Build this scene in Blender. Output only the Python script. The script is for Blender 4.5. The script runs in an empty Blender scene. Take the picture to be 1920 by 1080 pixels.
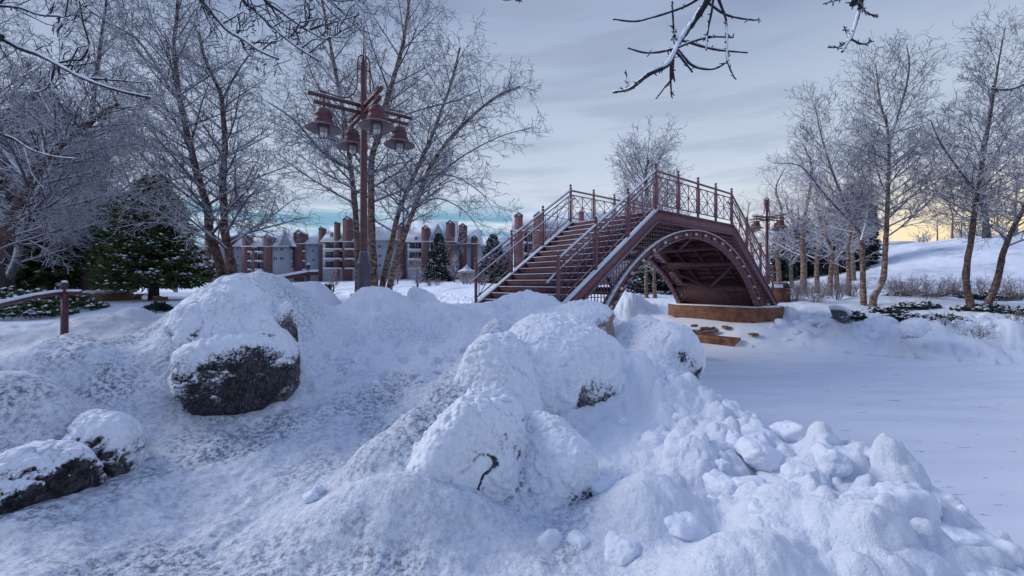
import bpy, math, random
import numpy as np
from mathutils import Vector

# ------------------------------------------------------------------ camera, sky, sun, exposure
E = 2.1            # eye height above the frozen pond (pond surface z = 0)
F = 780.0          # focal length in pixels of a 1920 px wide frame
HY = 531.0         # row of the horizon
SC = bpy.context.scene
cam_d = bpy.data.cameras.new('camera'); cam = bpy.data.objects.new('camera', cam_d)
SC.collection.objects.link(cam); SC.camera = cam
cam_d.sensor_width = 36.0; cam_d.lens = F/1920*36.0
cam_d.shift_y = -(540-HY)/1920.0
cam_d.clip_start = 0.05; cam_d.clip_end = 2000
cam.location = (0, 0, E); cam.rotation_euler = (math.radians(90), 0, 0)

SUN_EL = math.radians(30); SUN_AZ = math.radians(-72)   # azimuth from +Y towards +X
world = bpy.data.worlds.new("World"); SC.world = world; world.use_nodes = True
SC.view_settings.view_transform = 'Standard'; SC.view_settings.look = 'None'
SC.view_settings.gamma = 1; SC.view_settings.exposure = 0.33

def N(nt, t, **kw):
    n = nt.nodes.new(t)
    for k, v in kw.items():
        if k.startswith('i_'):
            n.inputs[int(k[2:]) if k[2:].isdigit() else k[2:].replace('_', ' ')].default_value = v
        else: setattr(n, k, v)
    return n
def math_n(nt, op, a, b=None, clamp=False):
    n = nt.nodes.new('ShaderNodeMath'); n.operation = op; n.use_clamp = clamp
    for i, v in enumerate((a, b)):
        if v is None: continue
        if isinstance(v, (int, float)): n.inputs[i].default_value = v
        else: nt.links.new(v, n.inputs[i])
    return n.outputs[0]
def maprange(nt, v, a, b, c=0.0, d=1.0):
    n = nt.nodes.new('ShaderNodeMapRange'); n.interpolation_type = 'SMOOTHSTEP'
    nt.links.new(v, n.inputs['Value'])
    n.inputs['From Min'].default_value = a; n.inputs['From Max'].default_value = b
    n.inputs['To Min'].default_value = c; n.inputs['To Max'].default_value = d
    return n.outputs['Result']
def mixc(nt, fac, a, b):
    n = nt.nodes.new('ShaderNodeMix'); n.data_type = 'RGBA'
    if isinstance(fac, (int, float)): n.inputs['Factor'].default_value = fac
    else: nt.links.new(fac, n.inputs['Factor'])
    for nm, v in (('A', a), ('B', b)):
        s = [q for q in n.inputs if q.name == nm and q.type == 'RGBA'][0]
        if isinstance(v, tuple): s.default_value = (v[0], v[1], v[2], 1)
        else: nt.links.new(v, s)
    return [q for q in n.outputs if q.type == 'RGBA'][0]

def build_world():
    nt = world.node_tree; nt.nodes.clear(); L = nt.links
    out = N(nt, 'ShaderNodeOutputWorld'); bg = N(nt, 'ShaderNodeBackground')
    L.new(bg.outputs[0], out.inputs[0])
    sky = N(nt, 'ShaderNodeTexSky'); sky.sky_type = 'NISHITA'; sky.sun_disc = False
    sky.sun_elevation = SUN_EL; sky.sun_rotation = SUN_AZ
    tc = N(nt, 'ShaderNodeTexCoord'); sp = N(nt, 'ShaderNodeSeparateXYZ')
    L.new(tc.outputs['Generated'], sp.inputs[0])
    x, y, z = sp.outputs
    hyp = math_n(nt, 'SQRT', math_n(nt, 'ADD', math_n(nt, 'MULTIPLY', x, x), math_n(nt, 'MULTIPLY', y, y)))
    tz = math_n(nt, 'DIVIDE', z, math_n(nt, 'MAXIMUM', hyp, 0.02))          # tangent of elevation
    az = math_n(nt, 'ARCTAN2', x, y)                                        # azimuth, 0 = +Y
    # cloud noise stretched into layers as on a flat cloud deck
    zc = math_n(nt, 'ADD', math_n(nt, 'MAXIMUM', z, 0.0), 0.10)
    cb = N(nt, 'ShaderNodeCombineXYZ')
    L.new(math_n(nt, 'DIVIDE', x, zc), cb.inputs[0]); L.new(math_n(nt, 'MULTIPLY', math_n(nt, 'DIVIDE', y, zc), 2.2), cb.inputs[1])
    nz = N(nt, 'ShaderNodeTexNoise'); nz.inputs['Scale'].default_value = 0.55; nz.inputs['Detail'].default_value = 3
    nz.inputs['Roughness'].default_value = 0.5; L.new(cb.outputs[0], nz.inputs['Vector'])
    cb2 = N(nt, 'ShaderNodeCombineXYZ')
    L.new(math_n(nt, 'MULTIPLY', az, 1.3), cb2.inputs[0]); L.new(math_n(nt, 'MULTIPLY', tz, 9), cb2.inputs[1])
    n2 = N(nt, 'ShaderNodeTexNoise'); n2.inputs['Scale'].default_value = 1.6; n2.inputs['Detail'].default_value = 5
    L.new(cb2.outputs[0], n2.inputs['Vector'])
    # overcast deck
    low = mixc(nt, maprange(nt, tz, 0.10, 0.34), (0.62, 0.67, 0.73), (0.42, 0.49, 0.61))
    deck = mixc(nt, maprange(nt, tz, 0.30, 0.75), low, (0.150, 0.21, 0.355))
    deck = mixc(nt, math_n(nt, 'MULTIPLY', maprange(nt, nz.outputs[0], 0.42, 0.62), 0.42), deck, (0.47, 0.54, 0.68))
    deck = mixc(nt, math_n(nt, 'MULTIPLY', maprange(nt, n2.outputs[0], 0.46, 0.62), 0.34), deck, (0.23, 0.27, 0.37))
    deck = mixc(nt, maprange(nt, tz, 0.8, 2.2), deck, (0.34, 0.48, 0.84))     # unseen sky overhead brightened and blued to light the snow tops
    # left of the frame is darker, right a bit violet
    deck = mixc(nt, math_n(nt, 'MULTIPLY', maprange(nt, az, -0.1, -0.9), 0.35), deck, (0.14, 0.20, 0.36))
    # clear gap near the horizon on the left
    wob = math_n(nt, 'MULTIPLY', math_n(nt, 'SUBTRACT', n2.outputs[0], 0.5), 0.17)
    tzw = math_n(nt, 'ADD', tz, wob)
    gap = math_n(nt, 'MULTIPLY', maprange(nt, tzw, 0.215, 0.135), maprange(nt, az, 0.16, -0.02))
    strips = N(nt, 'ShaderNodeTexNoise'); strips.inputs['Scale'].default_value = 1.5; strips.inputs['Detail'].default_value = 4
    cb3 = N(nt, 'ShaderNodeCombineXYZ')
    L.new(math_n(nt, 'MULTIPLY', az, 2.0), cb3.inputs[0]); L.new(math_n(nt, 'MULTIPLY', tz, 24), cb3.inputs[1]); cb3.inputs[2].default_value = 4.4
    L.new(cb3.outputs[0], strips.inputs['Vector'])
    clear = mixc(nt, maprange(nt, tz, 0.02, 0.17), (0.30, 0.50, 0.60), (0.13, 0.31, 0.46))
    clear = mixc(nt, maprange(nt, strips.outputs[0], 0.48, 0.66), clear, (0.58, 0.65, 0.72))
    col = mixc(nt, gap, deck, clear)
    # warm glow low on the right
    da = math_n(nt, 'ABSOLUTE', math_n(nt, 'SUBTRACT', az, 0.83))
    glow = math_n(nt, 'MULTIPLY', maprange(nt, tz, 0.24, 0.04), maprange(nt, da, 0.42, 0.05))
    glow = math_n(nt, 'MULTIPLY', glow, maprange(nt, strips.outputs[0], 0.30, 0.6, 0.45, 1.0))
    col = mixc(nt, glow, col, (0.95, 0.72, 0.36))
    vm = N(nt, 'ShaderNodeVectorMath'); vm.operation = 'SCALE'; vm.inputs['Scale'].default_value = 10.0
    L.new(col, vm.inputs[0])
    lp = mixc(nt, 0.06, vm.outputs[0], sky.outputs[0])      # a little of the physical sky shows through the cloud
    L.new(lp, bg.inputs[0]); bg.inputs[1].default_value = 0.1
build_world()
sd = bpy.data.lights.new('sun', 'SUN'); sd.energy = 1.8; sd.angle = math.radians(26); sd.color = (1.0, 0.97, 0.95)
sun = bpy.data.objects.new('sun', sd); SC.collection.objects.link(sun)
_d = Vector((math.sin(SUN_AZ)*math.cos(SUN_EL), math.cos(SUN_AZ)*math.cos(SUN_EL), math.sin(SUN_EL)))
sun.rotation_euler = _d.to_track_quat('Z', 'Y').to_euler()

# ------------------------------------------------------------------ helpers
COL = SC.collection
def at(px, py, Y):
    """point at depth Y seen at pixel (px, py) of the photograph"""
    return np.array([(px-960)/F*Y, Y, E-(py-HY)/F*Y])
def base_name(n): return n
def tag(o, label=None, cat=None, group=None, kind=None):
    if label: o['label'] = label
    if cat: o['category'] = cat
    if group: o['group'] = group
    if kind: o['kind'] = kind
    return o
def empty(name, loc, label, cat, group=None, rz=0.0):
    o = bpy.data.objects.new(name, None); COL.objects.link(o)
    o.location = tuple(float(v) for v in loc); o.rotation_euler = (0, 0, rz); o.empty_display_size = 0.2
    o['_o'] = [float(v) for v in loc]
    return tag(o, label, cat, group)
def origin_of(o):
    v = np.zeros(3)
    while o is not None:
        v = v + np.array(o.location); o = o.parent
    return v
def mesh_obj(name, V, Fs, mat, parent=None, smooth=False, loc=None):
    """V Nx3 world coordinates; Fs list of index arrays (k x n) or list of faces"""
    V = np.asarray(V, dtype=np.float64).reshape(-1, 3)
    off = origin_of(parent) if parent is not None else (np.array(loc, dtype=float) if loc is not None else np.zeros(3))
    me = bpy.data.meshes.new(name)
    arrs = []
    if isinstance(Fs, np.ndarray): Fs = [Fs]
    if len(Fs) and isinstance(Fs[0], np.ndarray):
        arrs = Fs
    else:
        by = {}
        for f in Fs: by.setdefault(len(f), []).append(f)
        arrs = [np.array(v, dtype=np.int32) for v in by.values()]
    me.vertices.add(len(V)); me.vertices.foreach_set('co', (V-off).astype(np.float32).ravel())
    nl = sum(a.size for a in arrs); nf = sum(a.shape[0] for a in arrs)
    me.loops.add(nl); me.loops.foreach_set('vertex_index', np.concatenate([a.ravel() for a in arrs]).astype(np.int32))
    tot = np.concatenate([np.full(a.shape[0], a.shape[1], dtype=np.int32) for a in arrs])
    st = np.concatenate([[0], np.cumsum(tot)[:-1]]).astype(np.int32)
    me.polygons.add(nf); me.polygons.foreach_set('loop_start', st); me.polygons.foreach_set('loop_total', tot)
    if smooth: me.polygons.foreach_set('use_smooth', np.ones(nf, dtype=bool))
    me.update(calc_edges=True); me.validate()
    me.materials.append(mat)
    o = bpy.data.objects.new(name, me); COL.objects.link(o)
    if parent is not None: o.parent = parent
    elif loc is not None: o.location = tuple(float(v) for v in loc)
    return o
def copy_tree(o, parent=None):
    c = o.copy(); COL.objects.link(c); c.parent = parent
    for ch in list(o.children): copy_tree(ch, c)
    return c

class MB:
    """collects shapes, builds ONE mesh"""
    def __init__(s): s.v = []; s.f = []
    def add(s, vs, fs):
        b = len(s.v); s.v.extend([tuple(float(q) for q in v) for v in vs]); s.f.extend([tuple(b+i for i in f) for f in fs])
    def box(s, x0, x1, y0, y1, z0, z1):
        s.add([(x0,y0,z0),(x1,y0,z0),(x1,y1,z0),(x0,y1,z0),(x0,y0,z1),(x1,y0,z1),(x1,y1,z1),(x0,y1,z1)],
              [(0,3,2,1),(4,5,6,7),(0,1,5,4),(1,2,6,5),(2,3,7,6),(3,0,4,7)])
    def bar(s, a, b, w, h, up=(0,0,1)):
        """rectangular bar from a to b, w sideways, h along up"""
        a = np.array(a, float); b = np.array(b, float); d = b-a; d /= max(np.linalg.norm(d), 1e-9)
        u = np.array(up, float); r = np.cross(d, u)
        if np.linalg.norm(r) < 1e-4: r = np.cross(d, np.array([1., 0, 0]))
        r /= np.linalg.norm(r); u = np.cross(r, d)
        c = []
        for p in (a, b):
            for sx, sy in ((-1,-1),(1,-1),(1,1),(-1,1)): c.append(p + r*w/2*sx + u*h/2*sy)
        s.add(c, [(0,1,2,3),(7,6,5,4),(0,4,5,1),(1,5,6,2),(2,6,7,3),(3,7,4,0)])
    def prism(s, poly, z0, z1):
        n = len(poly)
        s.add([(p[0],p[1],z0) for p in poly]+[(p[0],p[1],z1) for p in poly],
              [tuple(range(n))[::-1], tuple(range(n,2*n))]+[(i,(i+1)%n,n+(i+1)%n,n+i) for i in range(n)])
    def loft(s, A, B):
        """two equal polygons joined (closed solid)"""
        n = len(A)
        s.add(list(A)+list(B), [tuple(range(n))[::-1], tuple(range(n,2*n))]+[(i,(i+1)%n,n+(i+1)%n,n+i) for i in range(n)])
    def tube(s, pts, r, n=8, cap=True):
        pts = [np.array(p, float) for p in pts]; k = len(pts)
        rr = r if hasattr(r, '__len__') else [r]*k
        ref = None; rings = []
        for i in range(k):
            d = pts[min(i+1,k-1)]-pts[max(i-1,0)]; d /= max(np.linalg.norm(d), 1e-9)
            if ref is None:
                ref = np.cross(d, np.array([0,0,1.])) if abs(d[2]) < .9 else np.cross(d, np.array([1.,0,0]))
            ref = ref - d*np.dot(ref, d); ref /= max(np.linalg.norm(ref), 1e-9); q = np.cross(d, ref)
            rings.append([pts[i] + rr[i]*(math.cos(2*math.pi*j/n)*ref + math.sin(2*math.pi*j/n)*q) for j in range(n)])
        vs = [v for rg in rings for v in rg]; fs = []
        for i in range(k-1):
            for j in range(n): fs.append((i*n+j, i*n+(j+1)%n, (i+1)*n+(j+1)%n, (i+1)*n+j))
        if cap: fs += [tuple(range(n))[::-1], tuple(range((k-1)*n, k*n))]
        s.add(vs, fs)
    def lathe(s, c, prof, n=24, cap=True):
        vs = []; fs = []; k = len(prof)
        for r, z in prof:
            for j in range(n): vs.append((c[0]+r*math.cos(2*math.pi*j/n), c[1]+r*math.sin(2*math.pi*j/n), c[2]+z))
        for i in range(k-1):
            for j in range(n): fs.append((i*n+j, i*n+(j+1)%n, (i+1)*n+(j+1)%n, (i+1)*n+j))
        if cap: fs += [tuple(range(n))[::-1], tuple(range((k-1)*n, k*n))]
        s.add(vs, fs)
    def ball(s, c, r, n=12, m=8, sz=1.0):
        s.lathe(c, [(max(r*math.sin(math.pi*i/m), r*0.02), -r*sz*math.cos(math.pi*i/m)) for i in range(m+1)], n)
    def build(s, name, mat, parent=None, smooth=False, loc=None):
        return mesh_obj(name, s.v, s.f, mat, parent, smooth, loc)

# ------------------------------------------------------------------ noise in numpy
def _hash(ix, iy, iz, seed):
    h = (ix.astype(np.int64)*374761393 + iy.astype(np.int64)*668265263 + iz.astype(np.int64)*2147483647 + seed*1274126177) & 0xffffffff
    h = ((h ^ (h >> 13))*1274126177) & 0xffffffff
    h = ((h ^ (h >> 16))*2246822519) & 0xffffffff
    return ((h ^ (h >> 15)) & 0xffffff)/float(0xffffff)
def vnoise2(x, y, seed=0):
    xi = np.floor(x); yi = np.floor(y); fx = x-xi; fy = y-yi
    fx = fx*fx*fx*(fx*(fx*6-15)+10); fy = fy*fy*fy*(fy*(fy*6-15)+10)
    zi = np.zeros_like(xi)
    a = _hash(xi, yi, zi, seed); b = _hash(xi+1, yi, zi, seed); c = _hash(xi, yi+1, zi, seed); d = _hash(xi+1, yi+1, zi, seed)
    return (a*(1-fx)+b*fx)*(1-fy)+(c*(1-fx)+d*fx)*fy*1.0 - 0.5
def fbm2(x, y, oc=4, seed=0, gain=0.5):
    r = np.zeros_like(x); a = 1.0; s = 1.0; cs, sn = math.cos(.6), math.sin(.6)
    for i in range(oc):
        r += a*vnoise2(x*s, y*s, seed+i*17); a *= gain; s *= 2.03; x, y = x*cs-y*sn+3.1, x*sn+y*cs+1.7
    return r
def vnoise3(p, seed=0):
    pi = np.floor(p); f = p-pi; f = f*f*(3-2*f); r = np.zeros(len(p))
    for dx in (0, 1):
        for dy in (0, 1):
            for dz in (0, 1):
                w = (f[:,0] if dx else 1-f[:,0])*(f[:,1] if dy else 1-f[:,1])*(f[:,2] if dz else 1-f[:,2])
                r += w*_hash(pi[:,0]+dx, pi[:,1]+dy, pi[:,2]+dz, seed)
    return r-0.5
def fbm3(p, oc=4, seed=0, gain=0.5):
    r = np.zeros(len(p)); a = 1.0; p = p.copy()
    for i in range(oc):
        r += a*vnoise3(p, seed+i*13); a *= gain; p = p*2.03+1.3
    return r
def lumps(x, y, cell, seed, rmin=.25, rmax=.6, dens=.7):
    """hemispherical lumps scattered one per cell; returns height in metres"""
    X = x/cell; Y = y/cell; xi = np.floor(X); yi = np.floor(Y); z0 = np.zeros_like(xi)
    best = np.zeros_like(X)
    for dx in (-1, 0, 1):
        for dy in (-1, 0, 1):
            cx = xi+dx; cy = yi+dy
            px = cx+.15+.7*_hash(cx, cy, z0, seed); py = cy+.15+.7*_hash(cx, cy, z0, seed+1)
            r = rmin+(rmax-rmin)*_hash(cx, cy, z0, seed+2)**2
            on = _hash(cx, cy, z0, seed+3) < dens
            e = 1+.5*(_hash(cx, cy, z0, seed+4)-.5)
            d2 = ((X-px)*e)**2+((Y-py)/e)**2
            h = np.where(on, r*np.clip(1-d2/(r*r), 0, 1)**.65, 0)
            best = np.maximum(best, h)
    return best*cell
def sm(t): t = np.clip(t, 0, 1); return t*t*(3-2*t)
# ------------------------------------------------------------------ materials
def new_mat(name):
    m = bpy.data.materials.new(name); m.use_nodes = True; nt = m.node_tree; nt.nodes.clear()
    out = N(nt, 'ShaderNodeOutputMaterial'); b = N(nt, 'ShaderNodeBsdfPrincipled'); nt.links.new(b.outputs[0], out.inputs[0])
    return m, nt, b
def noise(nt, vec, scale, detail=3, rough=.55):
    n = N(nt, 'ShaderNodeTexNoise'); n.inputs['Scale'].default_value = scale; n.inputs['Detail'].default_value = detail
    n.inputs['Roughness'].default_value = rough; nt.links.new(vec, n.inputs['Vector']); return n.outputs[0]
def bump(nt, b, h, strength, dist, prev=None):
    n = N(nt, 'ShaderNodeBump'); n.inputs['Strength'].default_value = strength; n.inputs['Distance'].default_value = dist
    nt.links.new(h, n.inputs['Height'])
    if prev is not None: nt.links.new(prev, n.inputs['Normal'])
    nt.links.new(n.outputs[0], b.inputs['Normal']); return n.outputs[0]
def geo(nt):
    g = N(nt, 'ShaderNodeNewGeometry'); return g.outputs['Position'], g.outputs['Normal']
SNOWC = (0.76, 0.80, 0.90)
def snow_mat(name, dirty=False, grain=1.0, col=SNOWC):
    m, nt, b = new_mat(name); P, Nn = geo(nt)
    c = mixc(nt, maprange(nt, noise(nt, P, 2.2, 4), .35, .65), col, (col[0]*.93, col[1]*.95, col[2]*.98))
    if dirty:   # trodden, gritty snow of the foreground: grey patches made of fine grit
        big = maprange(nt, noise(nt, P, 1.3, 3, .5), .42, .62)
        grit = maprange(nt, noise(nt, P, 26, 4, .8), .40, .66)
        att = N(nt, 'ShaderNodeAttribute'); att.attribute_name = 'dirt'
        f = math_n(nt, 'MULTIPLY', math_n(nt, 'MULTIPLY', math_n(nt, 'ADD', math_n(nt, 'MULTIPLY', big, .85), .42), grit), att.outputs['Fac'])
        c = mixc(nt, f, c, (0.17, 0.19, 0.25))
    nt.links.new(c, b.inputs['Base Color']); b.inputs['Roughness'].default_value = .75
    b.inputs['Specular IOR Level'].default_value = .25
    p1 = bump(nt, b, noise(nt, P, 60, 4, .8), .8*grain, .014)
    p2 = bump(nt, b, noise(nt, P, 22, 3, .65), .45*grain, .025, p1)
    bump(nt, b, noise(nt, P, 7, 4, .6), .4*grain, .05, p2)
    return m
M = {}
M['snow_ground'] = snow_mat('trodden_snow', True)
M['snow'] = snow_mat('clean_snow', False, .6)
M['chunk'] = snow_mat('snow_chunk_white', False, .55)

def pond_mat():
    m, nt, b = new_mat('snowy_ice'); P, Nn = geo(nt)
    mp = N(nt, 'ShaderNodeMapping'); mp.inputs['Scale'].default_value = (.5, 2.6, 1); mp.inputs['Rotation'].default_value = (0, 0, -.2)
    nt.links.new(P, mp.inputs[0])
    c = mixc(nt, maprange(nt, noise(nt, mp.outputs[0], .8, 4), .35, .7), (.78, .81, .90), (.69, .73, .85))
    spots = maprange(nt, noise(nt, mp.outputs[0], 5.5, 3, .6), .648, .71)
    c = mixc(nt, math_n(nt, 'MULTIPLY', spots, .8), c, (.16, .19, .27))
    nt.links.new(c, b.inputs['Base Color']); b.inputs['Roughness'].default_value = .55; b.inputs['Specular IOR Level'].default_value = .35
    p1 = bump(nt, b, noise(nt, P, 40, 3, .7), .22, .01)
    bump(nt, b, noise(nt, mp.outputs[0], 6, 4), .3, .02, p1)
    return m
M['pond'] = pond_mat()

def rock_mat(name, c1, c2, scale=9.0, cover=.5):
    """bare rock with rime; the 'snow' attribute says how much snow lies on a point"""
    m, nt, b = new_mat(name); P, Nn = geo(nt)
    v = maprange(nt, noise(nt, P, scale*2.2, 5, .75), .42, .6)
    mp = N(nt, 'ShaderNodeMapping'); mp.inputs['Scale'].default_value = (2.2, 2.2, .5); nt.links.new(P, mp.inputs[0])
    v2 = maprange(nt, noise(nt, mp.outputs[0], scale*3.4, 4, .7), .55, .66)
    c = mixc(nt, v, c1, c2); c = mixc(nt, math_n(nt, 'MULTIPLY', v2, .42), c, (.30, .27, .27))
    att = N(nt, 'ShaderNodeAttribute'); att.attribute_name = 'snow'
    n1 = noise(nt, P, 42, 5, .8); n2 = noise(nt, P, 5.5, 3, .5)
    s = math_n(nt, 'ADD', att.outputs['Fac'], math_n(nt, 'MULTIPLY', math_n(nt, 'SUBTRACT', n1, .5), 2.6))
    s = math_n(nt, 'ADD', s, math_n(nt, 'MULTIPLY', math_n(nt, 'SUBTRACT', n2, .5), .5))
    f = maprange(nt, s, cover-.10, cover+.14)
    col = mixc(nt, f, c, SNOWC); nt.links.new(col, b.inputs['Base Color']); b.inputs['Roughness'].default_value = .8
    b.inputs['Specular IOR Level'].default_value = .25
    vo = N(nt, 'ShaderNodeTexVoronoi'); vo.feature = 'SMOOTH_F1'; vo.inputs['Scale'].default_value = 24; vo.inputs['Smoothness'].default_value = .4; nt.links.new(P, vo.inputs['Vector'])
    inv = math_n(nt, 'MULTIPLY', math_n(nt, 'SUBTRACT', 1.0, vo.outputs['Distance']), maprange(nt, noise(nt, P, 4.0, 3), .3, .65, .25, 1.0))
    p1 = bump(nt, b, math_n(nt, 'ADD', f, math_n(nt, 'MULTIPLY', inv, 1.3)), .9, .022)
    p2 = bump(nt, b, noise(nt, P, 60, 4, .7), .5, .012, p1)
    bump(nt, b, noise(nt, P, 14, 4, .65), .55, .03, p2)
    return m
M['rock_dark'] = rock_mat('dark_speckled_rock', (.016, .017, .024), (.055, .055, .065), cover=.50)
M['rock_white'] = rock_mat('snow_crusted_rock', (.03, .03, .04), (.14, .13, .14), cover=.22)
M['rock_tan'] = rock_mat('tan_rock', (.30, .22, .19), (.40, .31, .27), cover=.5)
M['rock_brown'] = rock_mat('brown_rock', (.16, .085, .06), (.27, .15, .11), cover=.62)

def metal_mat(name, c1, c2, rough=.5, frost=.25, spec=.4):
    """painted steel, a little faded, with frost lying on faces that look up"""
    m, nt, b = new_mat(name); P, Nn = geo(nt)
    c = mixc(nt, maprange(nt, noise(nt, P, 9, 5, .7), .38, .66), c1, c2)
    sp = N(nt, 'ShaderNodeSeparateXYZ'); nt.links.new(Nn, sp.inputs[0])
    up = math_n(nt, 'ADD', sp.outputs[2], math_n(nt, 'MULTIPLY', math_n(nt, 'SUBTRACT', noise(nt, P, 30, 3, .7), .5), .8))
    f = math_n(nt, 'MULTIPLY', maprange(nt, up, .62, .9), frost)
    col = mixc(nt, f, c, SNOWC); nt.links.new(col, b.inputs['Base Color']); b.inputs['Roughness'].default_value = rough
    b.inputs['Specular IOR Level'].default_value = spec
    bump(nt, b, noise(nt, P, 70, 3, .7), .2, .004)
    return m
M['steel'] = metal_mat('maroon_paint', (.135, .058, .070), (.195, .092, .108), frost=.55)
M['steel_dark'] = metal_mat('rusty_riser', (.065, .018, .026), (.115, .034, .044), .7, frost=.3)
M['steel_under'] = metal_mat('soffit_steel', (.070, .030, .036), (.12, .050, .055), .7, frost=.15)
M['lamp_paint'] = metal_mat('lamp_red_brown', (.080, .029, .033), (.120, .046, .052), .5, frost=.15)
M['lamp_base'] = metal_mat('lamp_base_grey', (.055, .045, .075), (.08, .065, .10), .4, frost=.6)
M['rail_paint'] = metal_mat('handrail_paint', (.07, .018, .03), (.10, .03, .04), .45, frost=.1)
M['lamp_in'] = metal_mat('shade_inside', (.20, .15, .15), (.26, .20, .20), .6, frost=0)

def plain(name, c, rough=.7, var=.15, scale=4.0, spec=.3, bmp=.15):
    m, nt, b = new_mat(name); P, Nn = geo(nt)
    nt.links.new(mixc(nt, maprange(nt, noise(nt, P, scale, 4, .6), .35, .65), c, tuple(q*(1-var) for q in c)), b.inputs['Base Color'])
    b.inputs['Roughness'].default_value = rough; b.inputs['Specular IOR Level'].default_value = spec
    bump(nt, b, noise(nt, P, scale*8, 3), bmp, .01)
    return m
def glass_mat(name, c=(.75, .72, .62)):
    m, nt, b = new_mat(name); b.inputs['Base Color'].default_value = (*c, 1); b.inputs['Roughness'].default_value = .12
    b.inputs['Transmission Weight'].default_value = .35; b.inputs['Specular IOR Level'].default_value = .6
    return m
M['glass'] = glass_mat('lamp_glass')
M['globe'] = plain('cream_globe', (.62, .52, .33), .25, .1, 20, .6, 0)
def stone_mat(name, c1, c2, bw=.42, bh=.16):
    m, nt, b = new_mat(name); P, Nn = geo(nt)
    tc = N(nt, 'ShaderNodeTexCoord'); br = N(nt, 'ShaderNodeTexBrick'); br.inputs['Scale'].default_value = 1
    br.inputs['Brick Width'].default_value = bw; br.inputs['Row Height'].default_value = bh; br.inputs['Mortar Size'].default_value = .008
    sp = N(nt, 'ShaderNodeSeparateXYZ'); nt.links.new(P, sp.inputs[0])
    cb = N(nt, 'ShaderNodeCombineXYZ')
    nt.links.new(math_n(nt, 'SUBTRACT', sp.outputs[0], math_n(nt, 'MULTIPLY', sp.outputs[1], .9)), cb.inputs[0]); nt.links.new(sp.outputs[2], cb.inputs[1])
    nt.links.new(cb.outputs[0], br.inputs['Vector'])
    br.inputs['Color1'].default_value = (*c1, 1); br.inputs['Color2'].default_value = (*c2, 1); br.inputs['Mortar'].default_value = (c1[0]*.45, c1[1]*.45, c1[2]*.45, 1)
    c = mixc(nt, maprange(nt, noise(nt, P, 3.5, 5, .7), .35, .7), br.outputs[0], (c1[0]*.35, c1[1]*.3, c1[2]*.3))
    nt.links.new(c, b.inputs['Base Color']); b.inputs['Roughness'].default_value = .8
    bump(nt, b, br.outputs['Fac'], -.4, .01)
    return m
M['abut'] = stone_mat('orange_stone', (.27, .115, .062), (.15, .058, .032), 1.1, .5)
M['ledge'] = stone_mat('orange_ledge', (.46, .20, .10), (.34, .14, .07), .45, .16)

# ------------------------------------------------------------------ the lie of the land
# bridge frame: s along the span, w across (0 = near side), origin at the near left deck corner
D2 = np.array([.774, .633]); P2 = np.array([-.633, .774]); B0 = np.array([3.835, 11.10]); BW = 3.06; LFB = 4.6
def BP(s, w, z): 
    q = B0 + D2*s + P2*w; return np.array([q[0], q[1], z])
NEAR_EDGE = [(9,-12),(5.2,-4),(4.0,0),(3.75,1.6),(3.35,2.6),(2.95,3.6),(2.95,5.5),(2.75,7),(2.1,9.0),(-.3,12),(-2.9,15.2),(-7,20),(-14,26),(-26,30),(-45,31),(-90,33),(-420,40)]
NEAR_POLY = NEAR_EDGE + [(-420,-420),(9,-420)]
FAR_EDGE = [(420,-60),(60,0),(30,5.5),(20,8.4),(15.5,9.4),(12.7,10.5),(10,12.2),(8.3,13.4),(7.4,13.8),(3.6,18.4),(0,23),(-6,32),(-20,60),(-50,102),(-110,128),(-420,140)]
FAR_POLY = FAR_EDGE + [(-420,900),(420,900)]
def seg_dist(x, y, pts):
    best = np.full_like(x, 1e9)
    for (x0, y0), (x1, y1) in zip(pts[:-1], pts[1:]):
        dx, dy = x1-x0, y1-y0; t = np.clip(((x-x0)*dx+(y-y0)*dy)/(dx*dx+dy*dy), 0, 1)
        best = np.minimum(best, (x-x0-t*dx)**2+(y-y0-t*dy)**2)
    return np.sqrt(best)
def inside(x, y, poly):
    c = np.zeros(x.shape, bool); n = len(poly)
    for i in range(n):
        x0, y0 = poly[i]; x1, y1 = poly[(i+1) % n]
        if y0 == y1: continue
        c ^= ((y0 > y) != (y1 > y)) & (x < (x1-x0)*(y-y0)/(y1-y0)+x0)
    return c
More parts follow.
